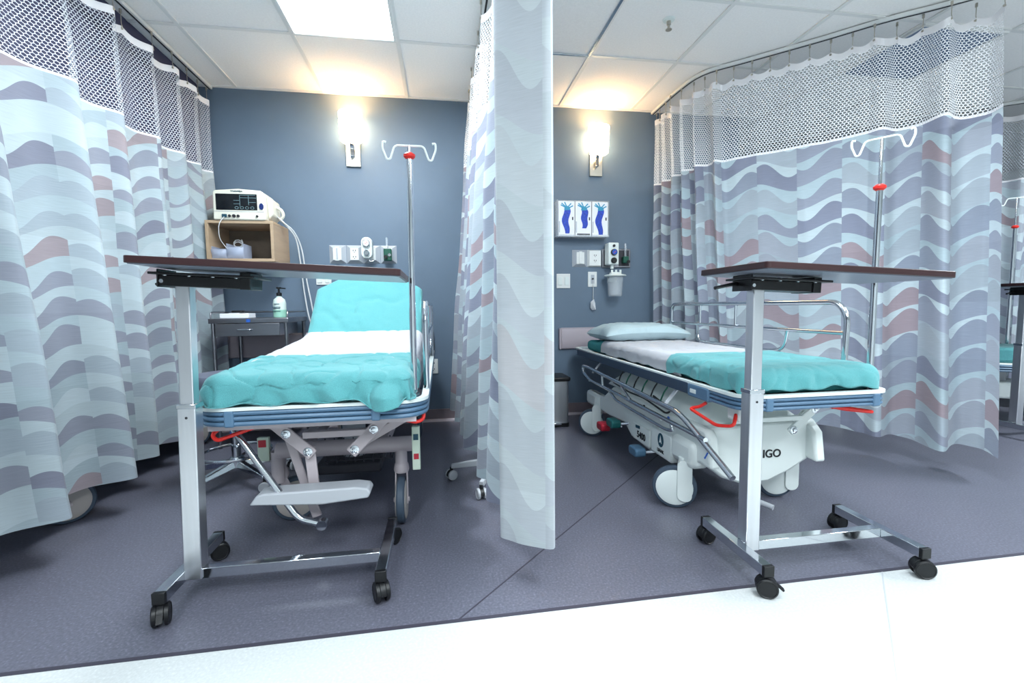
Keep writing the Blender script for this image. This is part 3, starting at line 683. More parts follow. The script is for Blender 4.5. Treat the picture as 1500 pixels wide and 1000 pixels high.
    MB().tube([(bx0+.02, yp+.03, tz+.02), (bx0-.02, yp+.02, tz+.018), (bx0-(.03 if lean else .10), yp-.0, tz+.004)], .006, 8).build('release_lever', 'blackmetal', t)
    return t
overbed_table('overbed_table', 'dark wood overbed table at the foot of the left stretcher', -.845, 1.425, 1.81, -.208, -.805, 1.56,
              (-.842, -.112, 1.375, 1.745, 1.086, 1.049), lean=.025)
overbed_table('overbed_table', 'dark wood overbed table at the foot of the right stretcher', 1.012, 1.235, 1.595, 1.602, 1.058, 1.40,
              (.948, 1.618, 1.205, 1.558, 1.059, 1.028), lean=0.0, angs=(-.5, .2, -.4, .1))
overbed_table('overbed_table', 'overbed table in the bay beyond, cut off by the right edge', 3.84, 2.32, 2.70, 4.45, 3.90, 2.5,
              (3.80, 4.52, 2.3, 2.68, 1.05, 1.03))

# ------------------------------------------------------------------ iv poles
def iv_pole(label, x, y, zb, zr, zt, dx=0., turn=0.):
    t = thing('iv_pole', (x, y, zb), label, 'iv pole', 'iv poles on the stretchers')
    f = lambda z: (x+dx*(z-zb)/(zt-zb), y, z)
    MB().cyl(f(zb), f(zb+.35), .0125, n=16).build('lower_tube', 'chrome', t); MB().cyl(f(zb+.3), f(zr), .0115, n=16).build('upper_tube', 'chrome', t)
    MB().lathe(f(zr), (0, 0, 1), [(.012, -.012), (.021, -.004), (.022, .004), (.012, .012)], 18).build('collar', 'red', t)
    MB().cyl(f(zr), f(zt), .006, n=12).build('rod', 'chrome', t)
    xx, yy, zz = f(zt); c, s = math.cos(turn), math.sin(turn)
    for sg in (-1, 1):
        pts = [(0, 0), (.045, .0), (.055, -.006), (.07, -.05), (.082, -.052), (.098, -.01), (.096, .012), (.084, .01)]
        MB().tube([(xx+sg*a*c, yy+sg*a*s, zz+b) for a, b in pts], .004, 8, fillet=.012).build('hook', 'whiteplastic', t)
iv_pole('chrome iv pole with red collar on the left stretcher', -.108, 1.775, .585, 1.498, 1.535, .008)
iv_pole('chrome iv pole with red collar on the right stretcher', 1.712, 1.575, .57, 1.383, 1.572, .006, -.95)

# ------------------------------------------------------------------ bedding helpers
def crease(x, s):
    a = abs(noise.noise((x*5+s*3.2, s*2.2-x*3.5, 1.3))); b = abs(noise.noise((x*9-s*4, s*5+x*4, 7.7)))
    return -.009*max(0, .16-a)/.16-.005*max(0, .12-b)/.12+.005*noise.noise((x*7, s*7, 2))
def mattress(name, label, x0, x1, stations, m, th, r=.035, group='stretcher mattresses', foot_round=True, shoulder=None):
    """stations: (y, z of top); cross-sections perpendicular to the top line"""
    NS = 110; P, L = resample([(0, y, z) for y, z in stations], NS); a = MB(); n = 0; xm = (x0+x1)/2
    for i, p in enumerate(P):
        tg = (P[min(i+1, NS-1)]-P[max(i-1, 0)]).normalized(); up = Vector((0, -tg.z, tg.y))
        s = L*i/(NS-1); e = min(s, L-s); k = 0
        if e < r: k = r-math.sqrt(max(0, r*r-(r-e)**2))
        hw = (x1-x0)/2-k; tt = th-2*k
        if shoulder and L-s < shoulder: hw = min(hw, (x1-x0)/2-(shoulder-(L-s))*1.6)
        sec = rrect(-hw, hw, -tt/2, tt/2, min(r, tt*.45), 5); sec = sec[:6]+[(sec[5][0]+(sec[6][0]-sec[5][0])*q/30, tt/2) for q in range(1, 30)]+sec[6:]; n = len(sec); cc = p-up*(th/2)
        a.v += [cc+Vector((xm+q[0], 0, 0))+up*(q[1]+(crease(q[0], s) if q[1] > tt*.4 else 0)) for q in sec]
    a.f = [(j*n+i, j*n+(i+1) % n, (j+1)*n+(i+1) % n, (j+1)*n+i) for j in range(NS-1) for i in range(n)]+[tuple(range(n))[::-1], tuple(range((NS-1)*n, NS*n))]
    o = a.build(name, m); return tag(o, label, 'mattress', group)
def drape(name, label, cat, m, x0, x1, ztop, y_front, y_back, drop_side, drop_front=0., r=.035, off=.006, wr=.004, seed=0, lift=None, nx=90, ny=90, drop_r=None, fr=.012, hang=None):
    """cloth over a mattress: folds down the sides and (when drop_front) over the foot end"""
    a = MB(); dr = drop_side if drop_r is None else drop_r
    U = [x0-drop_side+(x1-x0+drop_side+dr)*i/nx for i in range(nx+1)]
    V = [y_front-drop_front+(y_back-y_front+drop_front)*j/ny for j in range(ny+1)]
    xa, xb, ya = x0+r, x1-r, y_front+r
    for v in V:
        for u in U:
            ex = (u-xa) if u < xa else (u-xb) if u > xb else 0.
            ey = (v-ya) if (drop_front and v < ya) else 0.
            d = math.hypot(ex, ey); bx, by = min(max(u, xa), xb), (max(v, ya) if drop_front else v)
            z0 = ztop(by); R = r+off
            if d > 1e-6:
                q = PI/2*R
                if d < q: h, wd = R*math.sin(d/R), R*(1-math.cos(d/R))
                else: h, wd = R, R+(d-q)
                dx, dy = ex/d, ey/d
            else: h = wd = dx = dy = 0.
            p = Vector((bx+dx*h, by+dy*h, z0+off-wd))
            f1 = noise.noise((u*6, v*6, seed)); f2 = noise.noise((u*16, v*14, seed+4)); f3 = abs(noise.noise((u*9+v*5, v*7-u*3, seed+8)))
            amp = wr*(.5*f1+.35*f2-.9*(f3 < .09)*(.09-f3)/.09)
            hem = min(1, wd/.06) if d > 0 else 0
            nrm = Vector((dx, dy, .0)) if hem > .5 else Vector((0, 0, 1))
            p += nrm*amp
            if hem: p += Vector((dx, dy, 0))*fr*hem*math.sin((u+v)*42+3*f1)*(.5+f1) + Vector((0, 0, 1))*hem*.016*noise.noise((u*11, v*11, seed+2))
            if hang: p = hang(p, u, v, wd)
            a.v.append(p)
    N = nx+1; a.f = [(j*N+i, j*N+i+1, (j+1)*N+i+1, (j+1)*N+i) for j in range(ny) for i in range(nx)]
    o = a.build(name, m, solid=.003); return tag(o, label, cat)
def bumper_ring(x0, x1, y0, y1, z0, z1, r, m, parent, name='bumper', tk=.028):
    pr = []; hh = (z1-z0)/3
    outer = []
    for k in range(3):
        zc = z0+hh*(k+.5)
        for q in range(5): an = -PI/2+PI*q/4; outer.append((math.cos(an)*tk*.45+tk*.5, zc+math.sin(an)*hh*.5))
    pr = [(0, z1), (0, z0)]+outer
    P = [Vector((p[0], p[1], 0)) for p in rrect(x0+tk, x1-tk, y0+tk, y1-tk, r, 8)]
    a = MB(); N = len(P)
    vs = []; n = len(pr)
    for i, p in enumerate(P):
        tg = (P[(i+1) % N]-P[i-1]).normalized(); nm = Vector((tg.y, -tg.x, 0))
        vs += [p+nm*q[0]+Vector((0, 0, q[1])) for q in pr]
    a.add(vs, [(k*n+i, k*n+(i+1) % n, ((k+1) % N)*n+(i+1) % n, ((k+1) % N)*n+i) for k in range(N) for i in range(n)])
    return a.build(name, m, parent)
def big_caster(p, ang, parent, r=.098, disc='whiteplastic', tyre='rubber', wd=.034, fork='whiteplastic', stem_top=.28, stem=None, name='caster', cover=True):
    """p floor contact; wheel axle direction at ang"""
    x, y = p; ax = Vector((math.cos(ang), math.sin(ang), 0)); c = Vector((x, y, r)); tr = Vector((-ax.y, ax.x, 0))
    sx, sy = stem if stem else (x+tr.x*.04, y+tr.y*.04)
    w_ = MB().lathe(c-ax*wd/2, ax, [(r*.78, 0), (r*.95, .002), (r, .008), (r, wd-.008), (r*.95, wd-.002), (r*.78, wd)], 40).build(name, tyre, parent)
    MB().lathe(c-ax*(wd/2+.006), ax, [(r*.70, 0), (r*.83, .004), (r*.83, wd+.008), (r*.70, wd+.012)], 40).build('hub_disc', disc, w_)
    f = MB()
    if cover:
        poly = rrect(-.03, .034, -.0, .19, .028, 4)
        f.prism([(q[0]+(Vector((sx, sy, 0))-Vector((x, y, 0))).dot(tr)*1.0, q[1]+.04) for q in poly], lambda q, e: Vector((x, y, 0))+tr*q[0]+Vector((0, 0, q[1]))+ax*e, -wd/2-.014, wd/2+.014)
        f.cyl((sx, sy, .2), (sx, sy, stem_top), .026)
    else:
        for sg in (-1, 1):
            f.bar(c+ax*sg*(wd/2+.008)-Vector((0, 0, .02)), Vector((sx, sy, r*2+.025))+ax*sg*(wd/2+.006), .034, .006, ax)
            f.cyl(c+ax*sg*(wd/2+.003), c+ax*sg*(wd/2+.016), .011, n=12)
        f.lathe((sx, sy, r*2+.014), (0, 0, 1), [(.03, 0), (.034, .012), (.03, .035), (.024, .045), (.024, stem_top-r*2-.01)], 20)
    f.build('fork', fork, w_, bev=.002)
    return w_
def rail_up(x, y0, y1, z0, zt, parent, name='side_rail'):
    t = MB().tube([(x, y0+.01, z0), (x, y0, zt-.06), (x, y0+.05, zt), (x, y1-.03, zt), (x, y1, zt-.03), (x, y1, z0)], .0125, 12, fillet=.07, seg=7).build(name, 'chrome', parent)
    MB().tube([(x, y0+.01, zt-.135), (x, y1, zt-.135)], .0095, 10).build('middle_bar', 'chrome', t)
    MB().tube([(x, y0+.34, zt-.135), (x, y0+.36, zt-.235), (x, y0+.45, zt-.25), (x, y1-.42, zt-.25), (x, y1-.36, zt-.235), (x, y1-.35, zt-.135)], .009, 10, fillet=.05).build('lower_loop', 'chrome', t)
    for y in (y0+.75, y0+1.12): MB().tube([(x, y, zt), (x, y, zt-.135)], .007, 8).build('upright', 'chrome', t)
    return t
def red_handle(pts, parent):
    return MB().tube(pts, .007, 8, fillet=.02).build('release_handle', 'red', parent)
def link(a, b, wd, parent, m='tan', y=0, th=.012, bolts=True):
    """flat steel link between two x/z points in the plane y"""
    A, B = Vector((a[0], y, a[1])), Vector((b[0], y, b[1])); d = (B-A).normalized()
    o = MB().bar(A-d*wd*.5, B+d*wd*.5, th, wd, Vector((0, 1, 0)).cross(d)).build('link', m, parent, bev=.004)
    if bolts:
        for p in (A, B):
            c = MB().lathe((p.x, y-th/2, p.z), (0, -1, 0), [(.017, 0), (.017, .003), (.012, .005)], 20).build('washer', 'chrome', o)
            MB().lathe((p.x, y-th/2-.004, p.z), (0, -1, 0), [(.010, 0), (.010, .007), (.006, .009)], 6).build('bolt', 'chrome', o)
    return o

# ------------------------------------------------------------------ left stretcher
def hangL(p, u, v, wd):
    lo = .612+.006*math.sin(u*37+v*29)
    w_ = max(0., 1-abs(u+.20)/.10)*(1 if v < 1.70 else 0); w_ = w_*w_*(3-2*w_)       # corner of the sheet pulled out over the bumper
    if w_ > 0:
        e = min(1., max(0., (.668-p.z)/.045)); p.y -= .05*e*w_; lo = lo*(1-w_)+.565*w_
    if p.z < lo:
        e = lo-p.z; p.z = lo+e*.12
        d = Vector((0, -1, 0)) if v < 1.70 and -.76 < u < -.15 else Vector((1 if u > -.459 else -1, -.6 if v < 1.75 else 0, 0)).normalized()
        p += d*min(.02, e*.4)
    return p
LX0, LX1, LY0, LY1 = -.842, -.052, 1.635, 3.62
ls = thing('stretcher', (-.447, 2.6, 0), 'taupe framed stretcher with raised backrest in the left bay', 'stretcher')
bumper_ring(LX0, LX1, LY0, LY1, .538, .594, .085, 'bumper', ls)
a = MB(); a.sweep([(-.006, .594), (.02, .594), (.02, .606), (-.006, .606)], [Vector((p[0], p[1], 0)) for p in rrect(LX0+.02, LX1-.02, LY0+.02, LY1-.02, .08, 6)], True, (0, 0, 1)); a.build('rim', 'whiteplastic', ls)
for x in (-.715, -.235): MB().box(x-.016, x+.016, LY0-.002, LY0+.03, .537, .595).build('bumper_joint', 'bumper', ls, bev=.006)
MB().box(LX0+.05, LX1-.05, LY0+.06, LY1-.06, .565, .592).build('deck', 'greyplastic', ls)
MB().box(LX0+.045, LX1-.045, LY0+.035, LY0+.06, .52, .545).build('deck_edge', 'tan', ls)
Y1 = 1.80
def bolt(x, y, z, parent):
    MB().lathe((x, y, z), (0, -1, 0), [(.017, 0), (.017, .003), (.012, .005)], 20).build('washer', 'chrome', parent); MB().lathe((x, y-.004, z), (0, -1, 0), [(.010, 0), (.010, .007), (.006, .009)], 6).build('bolt', 'chrome', parent)
q = link((-.665, .54), (-.512, .392), .046, ls, y=Y1, bolts=False); bolt(-.588, Y1-.006, .465, q); bolt(-.512, Y1-.006, .392, q)
link((-.512, .385), (-.50, .22), .04, ls, y=Y1+.02, bolts=False); link((-.60, .42), (-.545, .22), .034, ls, y=Y1+.07, bolts=False)
q = link((-.195, .54), (-.341, .391), .046, ls, y=Y1, bolts=False); bolt(-.267, Y1-.006, .466, q); bolt(-.341, Y1-.006, .391, q)
link((-.09, .53), (-.33, .40), .034, ls, y=Y1+.03, bolts=False)
MB().box(-.53, -.27, Y1-.006, Y1+.024, .442, .468).build('cross_link', 'tan', ls, bev=.003)
MB().cyl((-.70, 2.02, .335), (-.12, 2.02, .335), .034).build('chassis_tube', 'tan', ls)
MB().cyl((-.69, 3.25, .32), (-.10, 3.25, .32), .034).build('chassis_tube', 'tan', ls)
for x in (-.62, -.27): MB().box(x-.025, x+.025, 2.02, 3.25, .31, .36).build('chassis_beam', 'tan', ls, bev=.004)
MB().cyl((-.445, 2.35, .2), (-.445, 2.35, .56), .055).build('lift_column', 'greyplastic', ls); MB().cyl((-.445, 3.0, .2), (-.445, 3.0, .56), .055).build('lift_column', 'greyplastic', ls)
MB().box(-.60, -.30, 2.2, 3.1, .15, .2).build('hydraulic_tray', 'dark', ls, bev=.01)
b = MB()
for k in range(8): b.tube([(-.52+.04*k, 2.08, .36), (-.52+.04*k, 2.10, .24), (-.52+.04*k, 2.3, .24)], .0025, 5)
for z in (.25, .28, .31, .34): b.tube([(-.53, 2.10, z), (-.23, 2.10, z)], .0025, 5)
b.build('wire_basket', 'dark', ls)
MB().cyl((-.70, 2.02, .20), (-.70, 2.02, .335), .026).build('leg', 'tan', ls); MB().cyl((-.187, 2.02, .25), (-.187, 2.02, .335), .026).build('leg', 'tan', ls)
big_caster((-.187, 1.985), 0.0, ls, disc='tandisc', fork='tan', stem=(-.187, 2.02), stem_top=.3, cover=False, tyre='rubber', wd=.036)
big_caster((-.655, 2.09), -1.2, ls, disc='tandisc', fork='tan', stem=(-.70, 2.05), stem_top=.3, cover=False, tyre='rubber')
for x in (-.70, -.187): big_caster((x, 3.28), .3, ls, disc='tandisc', fork='tan', stem=(x, 3.25), stem_top=.34, cover=False)
st = MB(); st.prism([(-.70, .228), (-.675, .262), (-.65, .268), (-.33, .270), (-.285, .262), (-.275, .245), (-.285, .225), (-.45, .212)], XZ, 1.715, 1.80); st.build('foot_step', 'greyplastic', ls, bev=.006)
link((-.515, .215), (-.495, .15), .036, ls, y=1.80, bolts=False)
MB().tube([(-.765, 1.78, .50), (-.535, 1.72, .165), (-.455, 1.72, .138)], .0125, 12, fillet=.03).build('lift_lever', 'chrome', ls)
MB().cyl((-.452, 1.705, .138), (-.452, 1.735, .138), .019, n=16).build('lever_eye', 'chrome', ls)
lp = MB().box(-.128, -.096, 1.86, 1.88, .27, .45).build('label_plate', 'greenplate', ls, bev=.002)
MB().box(-.122, -.102, 1.858, 1.861, .395, .42).build('label_square', 'inkblue', lp); MB().box(-.122, -.102, 1.858, 1.861, .315, .338).build('label_square', 'redped', lp)
lp = MB().box(-.77, -.725, 2.0, 2.02, .30, .40).build('label_plate', 'greenplate', ls, bev=.002); MB().box(-.765, -.735, 1.998, 2.001, .36, .39).build('label_square', 'redped', lp)
red_handle([(-.60, 1.80, .53), (-.66, 1.74, .515), (-.785, 1.70, .478), (-.80, 1.70, .50), (-.76, 1.72, .535)], ls)
red_handle([(-.215, 1.72, .54), (-.10, 1.70, .508), (-.072, 1.72, .515), (-.072, 1.73, .545), (-.11, 1.74, .555)], ls)
MB().lathe((-.10, 1.745, .535), (0, -1, 0), [(.013, 0), (.013, .01), (.005, .012)], 16).build('pivot', 'whiteplastic', ls)
rail_up(-.062, 1.86, 3.12, .60, .955, ls)
MB().cyl((-.108, 1.775, .55), (-.108, 1.775, .605), .02).build('pole_socket', 'chrome', ls)
MB().cyl((-.80, 2.6, .60), (-.80, 3.3, .60), .012).build('left_rail_bar', 'chrome', ls)
ztL = lambda y: .695+.062*(y-1.7)
mattress('mattress', 'teal covered mattress with raised back on the left stretcher', -.80, -.118, [(1.665, .693), (2.0, .712), (2.4, .737), (2.74, .758), (2.86, .785), (2.93, .845), (3.1, 1.02), (3.27, 1.195)], 'teal', .095, shoulder=.175)
drape('draw_sheet', 'white draw sheet across the middle of the left stretcher', 'sheet', 'sheet', -.80, -.118, lambda y: .693+.062*(y-1.665)+.022*max(0, (y-2.7)/.16)**2*.9, 1.98, 2.865, .085, wr=.006, seed=3, off=.008, fr=.004)
drape('blanket', 'teal folded sheet tucked over the foot of the left stretcher', 'sheet', 'teal', -.80, -.118, lambda y: .693+.062*(y-1.665), 1.655, 2.085, .11, .125, wr=.010, seed=11, off=.016, fr=.013, nx=130, ny=110, hang=hangL)

# ------------------------------------------------------------------ right stretcher
RX0, RX1, RY0, RY1 = 1.085, 1.742, 1.49, 3.64
rs = thing('stretcher', (1.40, 2.5, 0), 'white framed stretcher with flat mattress in the right bay', 'stretcher')
bumper_ring(RX0, RX1, RY0, RY1, .533, .583, .06, 'bumper', rs)
a = MB(); a.sweep([(-.004, .583), (.02, .583), (.02, .594), (-.004, .594)], [Vector((p[0], p[1], 0)) for p in rrect(RX0+.02, RX1-.02, RY0+.02, RY1-.02, .055, 6)], True, (0, 0, 1)); a.build('rim', 'whiteplastic', rs)
MB().box(RX0-.002, RX0+.024, 1.86, RY1-.12, .535, .588).build('side_strip', 'bumperdark', rs, bev=.006)
for x in (1.20, 1.66): MB().box(x-.016, x+.016, RY0-.002, RY0+.03, .532, .584).build('bumper_joint', 'bumper', rs, bev=.006)
j = MB().box(RX0-.004, RX0+.03, 1.70, 1.86, .529, .587).build('bumper_joint', 'bumper', rs, bev=.008); MB().box(RX0-.006, RX0, 1.79, 1.835, .548, .566).build('maker_plate', 'whiteplastic', j, bev=.002)
MB().box(RX0+.04, RX1-.04, RY0+.05, RY1-.05, .55, .582).build('deck', 'whiteplastic', rs)
# moulded lower body: side skirts and front skirt
side = [(3.29, .20), (3.29, .285), (3.25, .30), (2.98, .30), (2.80, .40), (1.75, .40), (1.72, .37), (1.70, .24), (1.78, .245), (1.88, .205), (2.02, .205), (2.06, .165), (2.24, .17), (2.26, .145), (2.50, .16), (2.60, .215), (2.85, .20), (2.95, .20)]
MB().prism(side, YZ, 1.10, 1.15).build('side_skirt', 'whiteplastic', rs, bev=.012); MB().prism(side, YZ, 1.60, 1.65).build('side_skirt', 'whiteplastic', rs, bev=.012)
front = [(1.11, .24), (1.13, .40), (1.64, .42), (1.675, .37), (1.685, .26), (1.62, .24), (1.52, .185), (1.42, .145), (1.30, .14), (1.20, .175), (1.15, .215)]
MB().prism(front, XZ, 1.76, 1.82).build('front_skirt', 'whiteplastic', rs, bev=.012)
MB().add([(1.12, 1.80, .39), (1.65, 1.80, .39), (1.65, 3.0, .39), (1.12, 3.0, .39), (1.25, 1.95, .50), (1.55, 1.95, .50), (1.55, 2.9, .50), (1.25, 2.9, .50)], [(0, 3, 2, 1), (4, 5, 6, 7), (0, 1, 5, 4), (1, 2, 6, 5), (2, 3, 7, 6), (3, 0, 4, 7)]).build('body_cover', 'whiteplastic', rs, bev=.03)
sh = MB().box(1.085, 1.125, 2.00, 2.215, .165, .30).build('brake_housing', 'whiteplastic', rs, bev=.01)
MB().box(1.075, 1.17, 1.80, 2.00, .20, .325).build('corner_housing', 'whiteplastic', rs, bev=.03)
MB().box(1.085, 1.15, 3.02, 3.30, .195, .30).build('corner_housing', 'whiteplastic', rs, bev=.025)
big_caster((1.05, 1.90), -2.1, rs, stem=(1.09, 1.885), stem_top=.24); big_caster((1.585, 1.92), -1.72, rs, stem=(1.645, 1.90), stem_top=.28)
big_caster((1.06, 3.08), -2.1, rs, stem=(1.10, 3.08), stem_top=.28); big_caster((1.60, 3.08), -1.2, rs, stem=(1.64, 3.08), stem_top=.28)
text('IGO', .05, 'ink', rs, (1.432, 1.7585, .272), (1, 0, 0), (0, 0, 1)); text('5400', .052, 'ink', rs, (1.084, 2.33, .208), (0, -1, 0), (0, 0, 1))
MB().box(1.086, 1.1, 2.235, 2.44, .17, .262).build('model_plate', 'whiteplastic', rs, bev=.003)
MB().bar((1.0845, 2.40, .248), (1.0845, 2.35, .252), .004, .016, (0, 0, 1)).build('emblem', 'inkblue', rs)
a = MB(); a.prism([(2.105+.030*math.cos(q*PI/12), .252+.036*math.sin(q*PI/12)) for q in range(24)], YZ, 1.0835, 1.086); em = a.build('emblem', 'inkblue', rs)
MB().prism([(2.105, .276), (2.118, .236), (2.105, .242), (2.092, .236)], YZ, 1.0825, 1.084).build('emblem_mark', 'whiteplastic', em)
text('LINAK', .024, 'ink', rs, (1.084, 2.105, .196), (0, -1, 0), (0, 0, 1))
link((1.58, .48), (1.48, .395), .036, rs, 'whiteplastic', y=1.70); MB().box(1.20, 1.52, 1.69, 1.715, .435, .455).build('cross_link', 'whiteplastic', rs, bev=.003)
link((1.66, .53), (1.53, .42), .03, rs, 'whiteplastic', y=1.74, bolts=False)
MB().lathe((1.335, 1.76, .365), (0, -1, 0), [(.017, 0), (.017, .006), (.010, .007), (.010, .014)], 16).build('bolt', 'chrome', rs)
MB().box(1.14, 1.21, 1.58, 1.66, .47, .53).build('hinge_block', 'whiteplastic', rs, bev=.01)
MB().cyl((1.335, 1.80, .07), (1.40, 1.70, .055), .012).build('foot_peg', 'greyplastic', rs)
MB().box(1.32, 1.36, 1.78, 1.82, .05, .15).build('peg_bracket', 'whiteplastic', rs)
red_handle([(1.10, 1.74, .52), (1.085, 1.76, .50), (1.06, 1.80, .485), (1.07, 1.62, .455), (1.11, 1.57, .462), (1.14, 1.60, .50)], rs)
red_handle([(1.53, 1.56, .52), (1.60, 1.55, .515), (1.69, 1.53, .50), (1.69, 1.56, .495), (1.60, 1.58, .505), (1.53, 1.60, .52)], rs)
for nm, m, y, z, dx in (('brake_pedal', 'redped', 2.72, .165, -.02), ('steer_pedal', 'greenped', 2.60, .215, 0), ('lift_pedal', 'blueped', 2.26, .15, 0)):
    q = MB().prism(rrect(y-.05, y+.05, z-.022, z+.026, .018), YZ, 1.0+dx, 1.06+dx).build(nm, m, rs, bev=.008)
    MB().cyl((1.06+dx, y-.03, z), (1.11, y-.06, z+.01), .009).build('stem', 'chrome', q)
# lowered near-side rail
sr = MB().tube([(1.05, 3.10, .40), (1.045, 3.22, .43), (1.045, 3.26, .485), (1.045, 3.15, .49), (1.045, 1.88, .452), (1.05, 1.80, .425), (1.055, 1.49, .29)], .0125, 12, fillet=.05).build('side_rail', 'chrome', rs)
MB().tube([(1.05, 3.22, .44), (1.05, 3.10, .402), (1.05, 1.66, .385)], .0105, 10, fillet=.04).build('middle_bar', 'chrome', sr)
MB().tube([(1.055, 2.76, .40), (1.055, 2.62, .352), (1.055, 2.0, .338), (1.055, 1.93, .35), (1.055, 1.95, .385)], .009, 10, fillet=.04).build('lower_loop', 'chrome', sr)
MB().tube([(1.048, 2.55, .47), (1.05, 2.40, .398)], .008, 8).build('upright', 'chrome', sr); MB().tube([(1.05, 2.86, .48), (1.05, 2.84, .40)], .008, 8).build('upright', 'chrome', sr)
for y in (3.05, 2.0): MB().bar((1.05, y, .46), (1.12, y, .54), .02, .008).build('rail_bracket', 'greyplastic', sr)
MB().tube([(1.075, 2.26, .375), (1.075, 2.08, .37)], .012, 8).build('grip', 'whiteplastic', sr)
for k in range(6): MB().tube([(1.10, 2.62-.11*k, .53), (1.085, 2.63-.11*k, .50), (1.085, 2.66-.11*k, .455)], .004, 6, fillet=.02).build('coil_cord', 'green' if k % 2 else 'black', rs)
MB().tube([(1.09, 2.75, .44), (1.085, 2.5, .425), (1.085, 2.3, .43), (1.085, 2.05, .40), (1.085, 2.0, .43), (1.09, 2.2, .46)], .005, 6, fillet=.05).build('coil_cord', 'black', rs)
for y, m in ((2.66, 'red'), (2.32, 'ink'), (2.05, 'gaugeblue')):
    MB().lathe((1.097, y, .375), (-1, 0, 0), [(.012, 0), (.012, .003), (.004, .004)], 14).build('side_sticker', m, rs)
rail_up(1.725, 1.70, 3.20, .60, .937, rs)
MB().cyl((1.712, 1.575, .54), (1.712, 1.575, .60), .018).build('pole_socket', 'chrome', rs)
MB().tube([(1.13, 1.80, .30), (1.10, 1.74, .28), (1.10, 1.70, .34)], .004, 6).build('hose', 'tag', rs)
mattress('mattress', 'teal sheeted flat mattress on the right stretcher', 1.125, 1.71, [(1.545, .672), (2.2, .674), (2.8, .674), (3.40, .672)], 'tealdark', .085)
drape('draw_sheet', 'white draw sheet along the right stretcher below the pillow', 'sheet', 'sheet', 1.125, 1.71, lambda y: .674, 1.98, 3.06, .075, wr=.005, seed=21, off=.009, fr=.004)
drape('blanket', 'teal folded sheet tucked over the foot of the right stretcher', 'sheet', 'teal', 1.125, 1.71, lambda y: .674, 1.535, 2.10, .084, .080, wr=.006, seed=31, off=.017, fr=.006)
a = MB(); nu, nv = 40, 30
for sgn in (1, -1):
    for j in range(nv+1):
        for i in range(nu+1):
            u, v = -1+2*i/nu, -1+2*j/nv
            pin = 1-.10*(1-abs(u))*abs(v)**2-.0; piv = 1-.10*(1-abs(v))*abs(u)**2
            h = max(0, (1-u**4)*(1-v**4))**.42
            z = .742+sgn*.060*h+(.012*noise.noise((u*3, v*3, 5))+.006*noise.noise((u*8, v*8, 6)))*h
            if sgn < 0: z = max(z, .6835)
            a.v.append(Vector((1.43+u*.315*piv, 3.165+v*.225*pin, z-.02*(abs(u)**3))))
W = nu+1; K = (nu+1)*(nv+1)
a.f = [(q*K+j*W+i, q*K+j*W+i+1, q*K+(j+1)*W+i+1, q*K+(j+1)*W+i) for q in (0, 1) for j in range(nv) for i in range(nu)]
tag(a.build('pillow', 'pillow'), 'pale blue pillow at the head of the right stretcher', 'pillow')

# ------------------------------------------------------------------ stretcher behind the left curtain
hs = thing('stretcher', (-2.0, 2.75, 0), 'stretcher hidden behind the left curtain with only wheels showing', 'stretcher')
bumper_ring(-2.42, -1.72, 1.85, 3.66, .54, .59, .07, 'bumper', hs)
MB().box(-2.38, -1.76, 1.9, 3.62, .56, .60).build('deck', 'whiteplastic', hs, bev=.01)
MB().box(-2.34, -1.80, 2.1, 3.45, .24, .34).build('chassis', 'tan', hs, bev=.02)
for y in (2.5, 3.1): MB().cyl((-2.06, y, .3), (-2.06, y, .57), .06).build('lift_column', 'greyplastic', hs)
for x, y in ((-1.655, 2.235), (-1.69, 3.36), (-2.32, 2.26), (-2.32, 3.36)): big_caster((x, y), -.9, hs, disc='tandisc', fork='tan', stem=(x-.05, y+.03), stem_top=.3, cover=False)
tag(MB().prism(rrect(-2.36, -1.79, 1.93, 3.6, .05), XY, .601, .69).build('mattress', 'teal', bev=.02), 'mattress of the stretcher hidden behind the left curtain', 'mattress', 'stretcher mattresses')
# stretcher of the bay beyond on the right, only a sliver shows
fs = thing('stretcher', (3.86, 3.0, 0), 'stretcher in the bay beyond, a sliver past the right curtain', 'stretcher')
bumper_ring(3.0, 4.72, 2.72, 3.28, .43, .48, .07, 'bumper', fs)
MB().box(3.04, 4.68, 2.76, 3.24, .45, .49).build('deck', 'whiteplastic', fs, bev=.01)
MB().box(3.2, 4.5, 2.85, 3.15, .22, .34).build('chassis', 'whiteplastic', fs, bev=.02)
MB().cyl((3.5, 3.0, .3), (3.5, 3.0, .46), .06).build('lift_column', 'greyplastic', fs); MB().cyl((4.2, 3.0, .3), (4.2, 3.0, .46), .06).build('lift_column', 'greyplastic', fs)
for x, y in ((3.2, 2.85), (4.5, 2.85), (3.2, 3.15), (4.5, 3.15)): big_caster((x, y), -1.2, fs, stem=(x, y+.03), stem_top=.26)
fs.rotation_euler.z = -.67
fm = tag(MB().prism(rrect(3.04, 4.68, 2.77, 3.23, .05), XY, .491, .60).build('mattress', 'teal', bev=.02, origin=(3.86, 3.0, .491)), 'teal mattress in the bay beyond the right curtain', 'mattress', 'stretcher mattresses'); fm.rotation_euler.z = -.67
iv_pole('iv pole in the bay beyond, its hook at the right edge', 4.40, 2.91, .48, 1.5, 1.72, 0, -.67)

